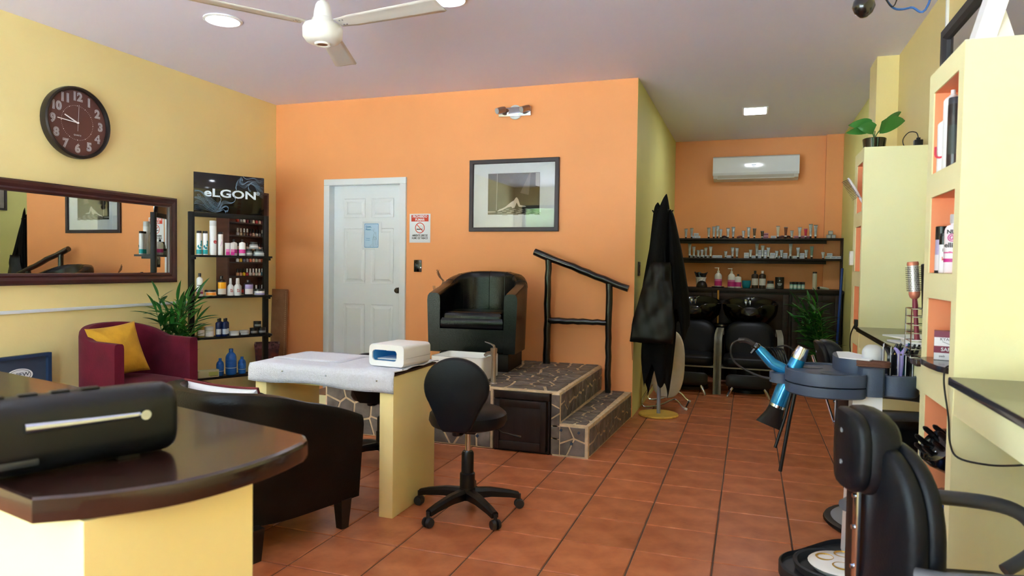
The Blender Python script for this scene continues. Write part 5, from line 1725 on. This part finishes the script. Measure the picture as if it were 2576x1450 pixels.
wc = thing('folded_lounge_seat', 'white padded seat with chrome tube legs folded behind the coat stand', 'seat', (-.665, 6.32, 0))
o = sellipse(.148, .30, 2.6, 36)
G().layers(o, [(.93, -.03), (1, -.01), (1, .02), (.95, .045), (.7, .06), (.3, .066)], lambda u, v, d: (u - .012, -.03 - d + .1 * (v / .3) * .5, .385 + v)).out('padded_shell', FABRICG, wc, ang=60)
for y in (-.17, .20):
    G().tube(catmull([(-.10, y * .2, .33), (-.17, y * .7, .16), (-.215, y, .07), (-.205, y, .012), (-.15, y, .008), (-.05, y, .035), (.05, y, .085), (.085, y, .085), (.13, y, .04), (.165, y, .012)], 5), .0085, 8).out('tube_leg', CHROME, wc)
    G().cyl((.155, y, .018), (.178, y, .009), .012).out('rubber_foot', flat((210, 204, 190)), wc)
G().cyl((.16, -.17, .014), (.16, .2, .014), .006).out('cross_tube', BLACKPL, wc)
# small fittings
t = thing('light_switch', 'black wall switch on the olive alcove wall beside the capes', 'switch', (XA, 5.906, 1.236), PI / 2)
G().span((-.055, -.008, -.06), (.055, -.0005, .06), .003).out('cover_plate', flat((44, 34, 30), .3), t)
G().span((-.02, -.012, -.035), (.02, -.0081, .035), .002).out('rocker', BLACKGL, t)
# ================================================================ styling stations
for nm, a, b, lab in (('station_worktop', .5, 2.508, 'dark varnished worktop at the near styling station'), ('station_worktop', 2.952, 4.508, 'dark varnished worktop between the two niche piers')):
    o = G().span((.604, a, .885), (.979, b, .912), .004).out(nm, SLAB)
    tag(o, lab, 'worktop')
o = G().prism([(.845, 2.572), (.845, 2.883), (.625, 2.883), (.598, 2.86), (.59, 2.80), (.592, 2.70), (.60, 2.62), (.618, 2.572)], .9125, .932).out('niche_worktop', SLAB)
tag(o, 'dark rounded worktop piece inside the third niche of the near pier', 'worktop')
o = G().span((.630, 2.575, .03), (.84, 2.88, .052), .003).out('niche_board', DKWOOD2)
tag(o, 'dark wooden board at the bottom of the lowest near niche', 'board')
o = G().span((.630, 2.575, .30), (.84, 2.88, .318), .003).out('niche_board', DKWOOD2)
tag(o, 'dark wooden board halfway up the lowest near niche carrying the dryers', 'board')
# wall mirror at the near station
ms_ = thing('station_mirror', 'large mirror in a dark charcoal frame on the right wall above the pier', 'mirror', (XR, 0, 0), -PI / 2)
frame4(ms_, -4.31, -2.99, 1.00, 2.545, [(0, .001), (0, .03), (.006, .034), (.045, .034), (.062, .018), (.062, .004)], mat('charcoal_frame', (50, 50, 56), .45))
G().span((-4.25, -.008, 1.06), (-3.05, -.001, 2.485)).out('mirror_glass', MIRROR, ms_)
o = G().span((.966, 4.29, 2.56), (.9805, 4.31, H), .002).out('cable_conduit', WHITEPL)
tag(o, 'thin white cable conduit running up the wall above the station mirror', 'conduit')
# white stand on top of the near pier
t = thing('white_stand', 'white folded plastic stand on top of the near pier', 'stand', (.735, 2.72, 1.9725))
G().add([(-.06, -.05, 0), (.0, -.05, 0), (.0, .05, 0), (-.06, .05, 0), (.03, -.045, .33), (.09, -.045, .33), (.09, .045, .33), (.03, .045, .33)], [[3, 2, 1, 0], [4, 5, 6, 7], [0, 1, 5, 4], [1, 2, 6, 5], [2, 3, 7, 6], [3, 0, 4, 7]]).out('upright', WHITEPL, t)
G().add([(.001, -.055, 0), (.075, -.055, 0), (.075, .055, 0), (.001, .055, 0), (.035, -.02, .14), (.045, -.02, .14), (.045, .02, .14), (.035, .02, .14)], [[3, 2, 1, 0], [4, 5, 6, 7], [0, 1, 5, 4], [1, 2, 6, 5], [2, 3, 7, 6], [3, 0, 4, 7]]).out('gusset', flat((226, 226, 232), .35), t)
# products in the near niches (front edge X about .64)
t = inst('hairspray_can', 'tall white hairspray can with black side print in the top near niche', 'can', bottle(.028, .28, WH, (226, 228, 232), (), 'nozzle'), (.657, 2.785, 1.6005), .75)
text('C', .075, flat((198, 24, 60)), t, (-.0012, -.0292, .10), rot=(PI / 2, 0, 0), off=.001)
g = G()
for z, w in ((.17, .02), (.185, .03), (.155, .012), (.06, .02), (.05, .024), (.04, .02)):
    g.box((.012, -.0258, z), (w, .002, .004))
g.out('print_line', flat((60, 60, 66)), t)
t = inst('hairspray_can', 'shorter white can with red letter behind the tall can in the top near niche', 'can', bottle(.022, .20, WH, WH, (), 'nozzle'), (.65, 2.853, 1.6005), -.6)
text('U', .06, flat((198, 24, 60)), t, (-.004, -.0225, .07), rot=(PI / 2, 0, 0), off=.001)
t = inst('styling_spray', 'dark brown bottle with black cap and palm print in the top near niche', 'bottle', bottle(.022, .235, (42, 36, 38), (54, 58, 68), ((.18, .6, (52, 62, 60), 'label'),), 'can'), (.646, 2.705, 1.6005))
t = inst('lilac_can', 'lilac and white can with black cap in the second near niche', 'can', bottle(.022, .165, (176, 168, 206), (20, 22, 28), ((.06, .40, (222, 220, 230), 'white_band'), (.0, .06, (20, 22, 28), 'black_foot')), 'can'), (.652, 2.84, 1.2405))
G().lathe([(.0224, .12), (.0224, .166), (.021, .1675), (0, .1675)], 18).out('tall_cap', flat((20, 22, 28), .25), t)
t = inst('gloss_bottle', 'small white pump bottle with tall black cap in the second near niche', 'bottle', bottle(.0155, .14, (232, 236, 242), (18, 22, 30), (), 'bottle', capr=.013), (.642, 2.772, 1.2405))
G().lathe([(.0158, .1), (.0158, .13), (.011, .133), (0, .133)], 16).out('pump_cap', flat((20, 24, 34), .25), t)
text('ISS', .016, flat((60, 64, 70)), t, (0, -.016, .08))
text('k', .02, flat((214, 80, 70)), t, (-.006, -.016, .05))
t = inst('smoothing_bottle', 'white bottle with pink lettering beside the small pump bottle in the second near niche', 'bottle', bottle(.027, .20, (238, 232, 240), (190, 186, 190), ((.19, .25, (196, 40, 140), 'pink_band'), (.34, .36, (206, 70, 150), 'pink_line')), 'bottle', capr=.012), (.65, 2.69, 1.2405), -.25)
for s, sz, z, c in (('NUI', .018, .155, (40, 36, 44)), ('@', .028, .135, (206, 70, 150)), ('ellisc', .022, .105, (40, 36, 44)), ('~', .04, .08, (220, 110, 160))):
    text(s, sz, flat(c), t, (-.004, -.0277, z * .9), off=.0006)
t = thing('eye_pad_carton', 'maroon and white carton reading SAFE CLEAN on the dark niche worktop', 'box', (.705, 2.80, .9325), math.radians(-14))
G().box((0, 0, .052), (.15, .05, .103), .001).out('carton', flat((236, 236, 242), .4), t)
G().box((0, -.0253, .092), (.1495, .0008, .022)).box((0, -.0253, .038), (.1495, .0008, .024)).box((-.0752, 0, .052), (.0008, .05, .103)).box((0, 0, .1032), (.15, .05, .0008)).out('maroon_panel', flat((128, 28, 66), .4), t)
text('KYALOOYA', .014, flat((50, 40, 60)), t, (-.02, -.0262, .074))
text('SAFE  CLEAN', .018, WHT, t, (-.002, -.0262, .038), off=.0003)
text('pads', .01, flat((90, 60, 80)), t, (-.05, -.0257, .015))
G().tube(catmull([(-.05, -.0258, .066), (-.02, -.0258, .055), (.02, -.0258, .052)], 4), .0015, 4, flat=.4).tube(catmull([(-.01, -.0258, .064), (.03, -.0258, .062), (.06, -.0258, .054)], 4), .0015, 4, flat=.4).out('brow_drawing', flat((40, 40, 70)), t)
# dryers in the lowest near niche
t = thing('hair_dryer', 'black hair dryer with diffuser and white lettering in the lowest near niche', 'hair dryer', (.672, 2.80, .3185))
M1 = Matrix.Translation((.015, -.02, .275)) @ Matrix.Rotation(math.radians(25), 4, 'Z') @ Matrix.Rotation(math.radians(-52), 4, 'Y')
G().lathe([(.055, .08), (.07, .07), (.074, .04), (.06, -.02), (.045, -.06), (.044, -.12), (.038, -.14), (0, -.14)], 24, M=M1).out('barrel', BLACKGL, t)
q = G()
for k in range(7):
    a = k * 2 * PI / 7
    q.lathe([(.011, .07), (.009, .115), (.004, .125), (0, .126)], 8, c=(.045 * math.cos(a), .045 * math.sin(a), 0), M=M1)
q.out('diffuser_prong', BLACKPL, t)
G().tube([(.03, .03, .24), (.055, .05, .12), (.06, .055, .019)], [.024, .02, .018], 12).out('handle', BLACKPL, t)
text('SUPERPLUS', .016, flat((190, 200, 214)), t, (.0, -.078, .265), rot=(PI / 2, .65, .1))
t = thing('hair_dryer', 'shiny dark blue hair dryer lying under the black one in the lowest near niche', 'hair dryer', (.675, 2.70, .3185))
G().tube([(.01, -.08, .10), (-.01, -.03, .115), (-.02, .03, .12), (-.03, .065, .12)], [.045, .06, .058, .04], 18).out('barrel', flat((14, 52, 110), .12, .6, .5), t)
G().tube([(-.02, .02, .08), (.03, .05, .03), (.08, .08, .018)], [.02, .018, .017], 10).out('handle', flat((14, 40, 84), .2), t)
o = G().tube(catmull([(.66, 2.60, .325), (.65, 2.66, .36), (.66, 2.72, .33), (.70, 2.74, .325), (.67, 2.66, .345), (.655, 2.62, .33)], 5), .005, 6).out('dryer_cord', CABLE)
tag(o, 'black cord coiled under the dryers in the lowest near niche', 'cord')
# cable, adapters
o = G().tube(catmull([(.645, 2.60, .937), (.613, 2.575, .932), (.606, 2.56, .88), (.614, 2.53, .78), (.617, 2.515, .70), (.63, 2.47, .665), (.69, 2.40, .668), (.735, 2.33, .69), (.76, 2.30, .705)], 6), .0032, 6).out('charger_cable', CABLE)
tag(o, 'black charger cable dropping from the niche to the adapter under the near worktop', 'cable')
t = thing('power_adapter', 'black wedge shaped power adapter under the near worktop apron', 'adapter', (.80, 2.24, .70), math.radians(-35))
G().box((0, 0, 0), (.05, .15, .05), .004).cyl((-.0, .075, 0), (-.0, .105, 0), .007).out('adapter_body', BLACKPL, t)
G().span((.02, -.04, -.015), (.19, .04, .06)).out('wall_bracket', BLACKPL, t)
t = thing('power_adapter', 'small black plug adapter with looped cable on top of the far pier', 'adapter', (.935, 4.70, 1.9725))
G().box((0, 0, .03), (.045, .04, .06), .003).box((0, 0, .067), (.02, .02, .014), .002).out('adapter_body', BLACKPL, t)
G().tube(catmull([(.0, 0, .074), (-.012, 0, .105), (-.05, 0, .108), (-.08, 0, .07), (-.075, 0, .03), (-.045, 0, .008)], 5), .003, 6).out('cable_loop', CABLE, t)
# far pier fittings
t = thing('paddle_brush', 'white backed brush with brown bristles standing out of the top far niche', 'brush', (.66, 4.655, 1.665))
Mb = Matrix.Rotation(math.radians(-30), 4, 'Y') @ Matrix.Rotation(0, 4, 'X')
g = G()
g.layers(sellipse(.024, .07, 2.6, 24), [(.9, 0), (1, .003), (1, .01), (.9, .013)], lambda u, v, d: Mb @ Vector((-.025 + d, u, .11 + v)))
g.out('back', flat((222, 226, 236), .3), t)
g = G()
for i in range(6):
    for j in range(15):
        v = -.06 + .12 * j / 14
        u = -.018 + .036 * i / 5
        g.tube([Mb @ Vector((-.025, u, .11 + v)), Mb @ Vector((-.058, u * 1.15, .11 + v * 1.05))], .0012, 3, caps=False)
g.out('bristles', flat((96, 68, 54), .6), t, fix=False)
G().tube([Mb @ Vector((-.018, 0, .042)), Mb @ Vector((-.016, 0, -.07))], [.008, .01], 8).out('handle', flat((222, 226, 236), .3), t)
t = thing('thermostat', 'white wall control on the far pier next to the second niche', 'thermostat', (.62, 4.838, 1.325), -PI / 2)
G().span((-.025, -.022, -.045), (.025, -.0005, .045), .004).out('housing', WHITEPL, t)
G().span((-.012, -.0235, .005), (.012, -.0221, .028)).out('window', flat((190, 200, 206), .3), t)
t = thing('wall_socket', 'black wall socket with plug and hanging cord in the third far niche', 'socket', (.628, 4.60, .92), -PI / 2)
G().span((-.035, -.02, -.03), (.035, .0, .03), .004).out('plug_block', BLACKPL, t)
G().tube(catmull([(0, -.022, -.01), (-.03, -.035, -.06), (-.09, -.03, -.13), (-.11, -.025, -.19), (-.17, -.03, -.26)], 5), .004, 6).out('cord', CABLE, t)
# brush and irons on the near pier's far face
t = thing('round_brush', 'large round hair brush with copper ends in the wire holder by the near pier', 'brush', (.622, 3.035, .98))
t.scale = (.85, .85, .95)
Mr = Matrix.Rotation(math.radians(-5), 4, 'Y')
G().lathe([(.012, 0), (.010, .05), (.009, .10), (.012, .14), (.010, .165), (.012, .17)], 14, M=Mr).out('handle', flat((140, 50, 70), .4), t)
for pr in ([(.012, .168), (.02, .175), (.0235, .186), (.0235, .198)], [(.0235, .305), (.0245, .312), (.022, .32), (0, .321)]):
    G().lathe(pr, 20, M=Mr).out('end_ring', flat((206, 130, 104), .35, .3), t)
G().lathe([(.0225, .197), (.0225, .306)], 24, M=Mr).out('barrel', flat((206, 206, 204), .35, .4), t)
g = G()
for i in range(13):
    for k in range(18):
        a = 2 * PI * (k + .5 * (i % 2)) / 18
        z = .203 + .0078 * i
        g.tube([Mr @ Vector((.022 * math.cos(a), .022 * math.sin(a), z)), Mr @ Vector((.0315 * math.cos(a), .0315 * math.sin(a), z))], .0012, 3, caps=False)
g.out('bristles', flat((34, 28, 26), .6), t, fix=False)
t = thing('flat_iron', 'black hair straightener in the wire holder by the near pier', 'straightener', (.645, 2.985, 1.09), .3)
for s in (-1, 1):
    G().add(*rbox_data(.02, .026, .20, .004, 1), Matrix.Translation((s * .012, 0, .085)) @ Matrix.Rotation(s * .05, 4, 'Y')).out('plate_arm', BLACKPL, t)
t = thing('wire_holder', 'silver wire holder standing on the worktop against the near pier', 'holder', (.632, 3.015, .9125))
g = G()
W4 = [(-.045, -.05), (.045, -.05), (.045, .05), (-.045, .05)]
for x, y in W4:
    g.tube([(x, y, .002), (x, y, .19)], .0022, 5)
for z in (.004, .035, .066, .097, .128, .159, .19):
    g.tube([(x, y, z) for x, y in W4], .0018, 4, closed=True)
g.out('wire_frame', CHROME, t, fix=False)
# magazines
for k, (x, y, a, c, s) in enumerate(((.76, 3.55, .25, (214, 218, 226), 'lower magazine with white cover on the far worktop'), (.78, 3.60, -.15, (224, 222, 216), 'middle magazine with cream cover on the far worktop'), (.77, 3.66, .4, (206, 214, 226), 'upper magazine with pale blue cover on the far worktop'))):
    t = thing('magazine', s, 'magazine', (x, y, .9125 + k * .0085), a, 'magazines on the far worktop')
    G().box((0, 0, .004), (.21, .28, .0072), .001).out('pages', flat((236, 236, 238), .7), t)
    G().box((0, 0, .0078), (.212, .282, .0006)).out('cover', flat(c, .3), t)

# ---------------------------------------------------------------- trolley
tr_ = thing('hair_trolley', 'slate grey hairdressing trolley with white column beside the styling chair', 'trolley', (0, 0, 0))


def smooth_poly(pts, n=5):
    return [(p.x, p.y) for p in catmull([(x, y, 0) for x, y in pts], n, True)]


mainp = smooth_poly([(.150, 3.10), (.165, 3.005), (.235, 2.925), (.33, 2.91), (.425, 2.945), (.445, 3.00), (.44, 3.12), (.42, 3.24), (.35, 3.30), (.25, 3.29), (.18, 3.21)])
cx, cy = .30, 3.10
sh = [(x - cx, y - cy) for x, y in mainp]
for z0, z1, nm in ((.742, .784, 'lower_drawer'), (.788, .838, 'top_tray')):
    g = G()
    if nm == 'lower_drawer':
        g.layers(sh, [(.94, z0), (.985, z0 + .006), (.99, z1)], lambda u, v, d: (u + cx, v + cy, d))
    else:
        g.layers(sh, [(.97, z0), (.99, z0 + .002), (1, z1 - .004), (.99, z1), (.95, z1), (.945, z1 - .008), (.6, z1 - .0085)], lambda u, v, d: (u + cx, v + cy, d))
    g.out(nm, GREYPL, tr_, ang=35)
g = G()
for x, y in ((.255, 3.19), (.33, 3.03)):
    G().lathe([(0, .8303), (.05, .8303), (.052, .8315)], 28, c=(x, y, 0), cap=False).out('cup_recess', flat((58, 74, 96), .5), tr_)
lob = smooth_poly([(.505, 3.02), (.545, 2.99), (.60, 3.0), (.64, 3.06), (.645, 3.15), (.61, 3.23), (.55, 3.25), (.51, 3.20), (.50, 3.10)])
cx2, cy2 = .57, 3.12
g = G().layers([(x - cx2, y - cy2) for x, y in lob], [(.95, .752), (1, .758), (1, .835), (.94, .838), (.93, .815), (.5, .814)], lambda u, v, d: (u + cx2, v + cy2, d))
g.out('side_tray', GREYPL, tr_, ang=35)
G().prism(smooth_poly([(.43, 2.99), (.50, 2.985), (.512, 3.05), (.512, 3.20), (.43, 3.22), (.42, 3.1)], 3), .752, .862).out('column_head', GREYPL, tr_, ang=35)
G().prism(smooth_poly([(.36, 3.10), (.42, 3.05), (.45, 3.15), (.43, 3.32), (.37, 3.34), (.345, 3.22)], 3), .79, .885).out('tool_rest', GREYPL, tr_, ang=35)
G().add([(.385, 3.01, .09), (.51, 3.01, .09), (.51, 3.12, .09), (.385, 3.12, .09), (.40, 3.01, .7515), (.505, 3.01, .7515), (.505, 3.12, .7515), (.40, 3.12, .7515)], [[3, 2, 1, 0], [4, 5, 6, 7], [0, 1, 5, 4], [1, 2, 6, 5], [2, 3, 7, 6], [3, 0, 4, 7]]).out('column', WHITEPL, tr_)
bp_ = smooth_poly([(.135, 2.86), (.17, 2.76), (.27, 2.69), (.40, 2.68), (.52, 2.76), (.56, 2.93), (.54, 3.10), (.46, 3.2), (.36, 3.18), (.22, 3.02), (.155, 2.95)])
cx3, cy3 = .34, 2.93
G().layers([(x - cx3, y - cy3) for x, y in bp_], [(.9, .05), (1, .058), (1, .10), (.96, .104), (.95, .085), (.5, .084)], lambda u, v, d: (u + cx3, v + cy3, d)).out('base_tray', DKGREYPL, tr_, ang=35)
g = G().lathe([(.125, .0845), (.142, .095), (.15, .122), (.142, .126), (.134, .122), (.125, .1), (0, .092)], 32, c=(.335, 2.86, 0))
g.out('base_bowl', DKGREYPL, tr_)
g = G()
for x, y in ((.2, 2.86), (.5, 2.8), (.5, 3.08), (.33, 3.1)):
    g.tube([(x - .012, y, .025), (x + .012, y, .025)], .0245, 14)
g.out('caster', BLACKPL, tr_)
hk = smooth_poly([(.092, 3.14), (.115, 3.10), (.16, 3.10), (.165, 3.18), (.13, 3.22), (.10, 3.2)], 4)
G().prism(hk, .765, .805).out('dryer_holder', GREYPL, tr_, ang=35)
# white things in the base bowl
t = thing('white_cup_tray', 'white moulded tray with gold ringed hollows in the base of the trolley', 'tray', (.355, 2.84, .098), .3)
G().lathe([(.03, -.02), (.10, .015), (.118, .035), (.112, .04), (.05, .05), (0, .052)], 30).out('tray_body', flat((232, 232, 230), .35), t)
g = G()
for x, y in ((-.05, .03), (.03, .055), (-.02, -.05), (.05, -.02)):
    G().lathe([(.03, .046), (.034, .05), (.03, .052), (.027, .047), (.03, .046)], 20, c=(x, y, 0), cap=False).out('gold_ring', flat((200, 160, 70), .3, .5), t)
# clip organiser with clips, band roll, paper
t = thing('clip_organiser', 'translucent white clip organiser on the side tray of the trolley', 'organiser', (.575, 3.12, .8145), math.radians(-12))
G().span((-.13, -.05, 0), (.075, .05, .004)).out('base_plate', FROST, t)
g = G()
for k, x in enumerate((-.054, -.027, .0, .026, .05, .072)):
    h = .135 - .011 * k
    pr = [(-.05, .004), (.05, .004), (.05, h - .03), (.03, h), (-.03, h), (-.05, h - .03)]
    n = 6
    g.add([(x + e, y, z) for e in (0, .003) for y, z in pr], [list(range(n))[::-1], list(range(n, 2 * n))] + [[i, (i + 1) % n, n + (i + 1) % n, n + i] for i in range(n)])
g.out('divider', FROST, t)
G().box((-.093, 0, .066), (.075, .096, .122), .028, seg=4).out('back_block', FROST, t)
CL = [(.50 + .043, 3.10, (20, 21, 24), .1), (.560, 3.12, (22, 22, 26), -.1), (.577, 3.09, (160, 150, 214), .15), (.594, 3.13, (18, 110, 130), .4), (.607, 3.11, (20, 21, 24), -.2), (.622, 3.08, (18, 18, 20), .5)]
for k, (x, y, c, a) in enumerate(CL):
    t = thing('hair_clip', '%s sectioning clip, %s from the left in the clip organiser' % ({(160, 150, 214): 'lilac', (18, 110, 130): 'teal'}.get(c, 'black'), ordinal(k)), 'hair clip', (x, y, .825), a, 'hair clips in the organiser')
    for s in (-1, 1):
        P = catmull([(s * .004, 0, 0), (s * .005, 0, .05), (s * .004, 0, .085), (s * .014, 0, .105), (s * .024, 0, .122 + .008 * s)], 4)
        G().tube(P, [.003 + .003 * math.sin(PI * i / (len(P) - 1)) for i in range(len(P))], 6, flat=1.4).out('jaw', flat(c, .3), t)
    G().cyl((0, -.006, .088), (0, .006, .088), .004).out('spring', CHROME, t)
bd_ = thing('elastic_band_roll', 'brown elastic band stretched in a flat loop on the trolley column', 'band', (.475, 3.05, .8625), -.15)
g = G()
for z, s in ((.004, 1), (.010, .97), (.016, 1.01), (.021, .98)):
    g.tube([(u * s, v * s, z) for u, v in rrect(.118, .05, .022, 5)], .0032, 6, closed=True)
g.out('band', flat((104, 66, 50), .6), bd_, fix=False)
o = G().prism([(.355, 3.10), (.46, 3.04), (.50, 3.14), (.42, 3.34), (.37, 3.32)], .8858, .8885).out('paper_sheet', PAPER)
tag(o, 'white sheet of paper lying on the back of the trolley', 'paper')
# the blue hair dryer hanging in its holder
t = thing('hair_dryer', 'metallic blue hair dryer with black nozzle hanging in the trolley holder', 'hair dryer', (.13, 3.16, .78))
BLM = mat('metallic_blue', (22, 132, 196), .22, .55, coat=.5)
G().tube([(.075, .0, .085), (.05, 0, .02), (.02, 0, -.055), (-.0, 0, -.115)], [.03, .036, .036, .034], 20).out('barrel', BLM, t)
G().tube([(.095, 0, .135), (.082, 0, .105), (.075, 0, .085)], [.024, .03, .031], 20).out('rear_grille', CHROME, t)
G().tube([(.0, 0, -.115), (-.004, 0, -.126)], .0355, 20).out('chrome_ring', CHROME, t)
g = G()
rows = []
for f, w, h in ((0, .033, .033), (.4, .038, .022), (1, .058, .009)):
    c = Vector((-.004 - .03 * f, 0, -.126 - .085 * f))
    rows.append([(c.x + w * math.cos(2 * PI * k / 20) * .94, h * math.sin(2 * PI * k / 20), c.z - w * math.cos(2 * PI * k / 20) * .34) for k in range(20)])
g.grid(rows, True)
g.f.append([40 + k for k in range(20)])
g.out('nozzle', BLACKPL, t)
hg = G().tube([(.03, 0, .03), (-.03, 0, .062), (-.075, 0, .11), (-.088, 0, .122)], [.026, .025, .022, .018], 14)
hg.out('handle', BLM, t)
G().ball((-.094, 0, .128), (.02, .02, .018), 10).tube([(-.1, -.01, .12), (-.115, -.012, .10)], .007, 6).out('hinge_cap', BLACKGL, t)
G().tube(catmull([(-.10, 0, .135), (-.14, 0, .155), (-.185, 0, .145), (-.20, 0, .11), (-.185, 0, .06), (-.12, -.02, .02), (-.05, -.03, .0), (-.0, -.035, .005)], 6), [.011] * 10 + [.0045] * 33, 8).out('power_cord', CABLE, t)
g = G()
for k in range(5):
    e = k * .012
    g.tube(catmull([(-.06 + e, .02, .125), (-.03 + e, .035, .115), (.0 + e * .7, .04, .06), (.02 + e * .5, .03, .01)], 6), .0042, 6)
g.tube(catmull([(-.01, .03, .13), (.03, .03, .135), (.07, .03, .105), (.10, .03, .06)], 6), .004, 6)
g.out('coiled_cord', CABLE, t, fix=False)
t = thing('curling_wand', 'pair of long black curling rods hanging under the trolley tray', 'curling iron', (.19, 3.06, .735))
G().tube([(.0, 0, 0), (-.02, 0, -.12), (-.05, -.01, -.33)], .0075, 8).out('rod', BLACKPL, t)
G().tube([(-.01, .05, 0), (-.035, .05, -.12), (-.07, .04, -.245)], .0065, 8).out('rod', BLACKPL, t)

# ---------------------------------------------------------------- styling chairs


def styling_chair(label, loc, rz, recl=0, sz=0):
    t = thing('styling_chair', label, 'chair', loc, rz)

    def back(u, v, d):
        y, z = -.235 + d - (v - .0) * recl, .60 + v
        return (u, y + .9 * u * u, z)
    out = []
    for k in range(44):
        a = 2 * PI * k / 44
        c, s = math.cos(a), math.sin(a)
        x = .205 * math.copysign(abs(c) ** .62, c)
        z = .235 * math.copysign(abs(s) ** (.8 if s > 0 else .45), s)
        out.append((x, z))
    g = G().layers(out, [(.5, -.004), (.93, -.004), (.985, .004), (1, .012), (1, .03), (.985, .034)], back)
    g.out('back_shell', VINYL, t, ang=50)
    g = G().layers(out, [(.975, .0345), (1.015, .042), (1.025, .055), (.99, .070), (.9, .080), (.6, .087), (.2, .09)], back)
    g.out('back_cushion', VINYL, t, ang=60)
    # headrest
    hd = [(x * .098, z * .1) for x, z in sellipse(1, 1, 3.2, 32)]

    def head(u, v, d):
        return (u, -.285 + d - (v + .2) * recl + 1.4 * u * u, .80 + v)
    G().layers(hd, [(.5, -.003), (.93, -.003), (1, .006), (1, .02), (.98, .023)], head).out('headrest_plate', VINYL, t, ang=50)
    G().layers(hd, [(.97, .0235), (1.04, .035), (1.05, .058), (1.0, .082), (.85, .098), (.4, .105)], head).out('headrest_cushion', VINYL, t, ang=60)
    for z in (.845, .765):
        G().cyl((0, -.289 - (z - .6) * recl, z), (0, -.284 - (z - .6) * recl, z), .006, None, 10).out('screw', STEELGREY, t)
    G().span((-.013, -.252, .47), (.013, -.2405, .71), .002).out('headrest_bracket', CHROME, t)
    b = G()
    for z in (.50, .60, .68):
        b.cyl((0, -.258, z), (0, -.251, z), .006, None, 10)
    b.out('bracket_screw', CHROME, t)
    G().layers(rrect(.49, .47, .08, 5), [(.95, .43), (1, .44), (1.01, .49), (.98, .52), (.85, .535), (.4, .54)], lambda u, v, d: (u, v + .03, d - sz)).out('seat', VINYL, t, ang=60)
    G().span((-.2, -.2, .395 - sz), (.2, .22, .4295 - sz), .01).out('seat_frame', BLACKMT, t)
    for s in (-1, 1):
        P = catmull([(s * .225, -.20, .58), (s * .275, -.12, .592), (s * .285, .05, .60), (s * .285, .24, .585), (s * .28, .32, .54), (s * .275, .33, .47), (s * .255, .24, .41)], 6)
        G().tube(P, [.021 if 4 < i < len(P) - 6 else .018 for i in range(len(P))], 10).out('armrest', flat((84, 87, 94), .38), t)
    G().cyl((0, 0, .06), (0, 0, .395 - sz), .035).out('hydraulic_column', CHROME, t)
    G().lathe([(.275, .0), (.285, .012), (.28, .022), (.25, .026)], 40).out('base_rim', BLACKPL, t)
    G().lathe([(.25, .027), (.1, .04), (.06, .06), (0, .06)], 40).out('base_disc', STEELGREY, t)
    G().tube(catmull([(-.15, .25, .40), (-.15, .36, .25), (-.15, .38, .14), (.15, .38, .14), (.15, .36, .25), (.15, .25, .40)], 5), .012, 8).out('footrest', CHROME, t)
    return t


styling_chair('black styling chair with headrest in the right foreground facing the wall', (.51, 1.95, 0), face_rz(.98, .2), 0, .11)
styling_chair('black styling chair with tilted back behind the grey trolley', (.66, 3.72, 0), face_rz(.995, .1), .22)
t = bpy.data.objects['styling_chair.001']
G().cyl((-.215, -.32, .80), (-.215, -.17, .34), .008).out('recline_strut', CHROME, t, label='thin chrome reclining strut')
G().box((-.215, -.165, .335), (.05, .07, .09), .006).out('recline_bracket', STEELGREY, t, label='silver hinge bracket')
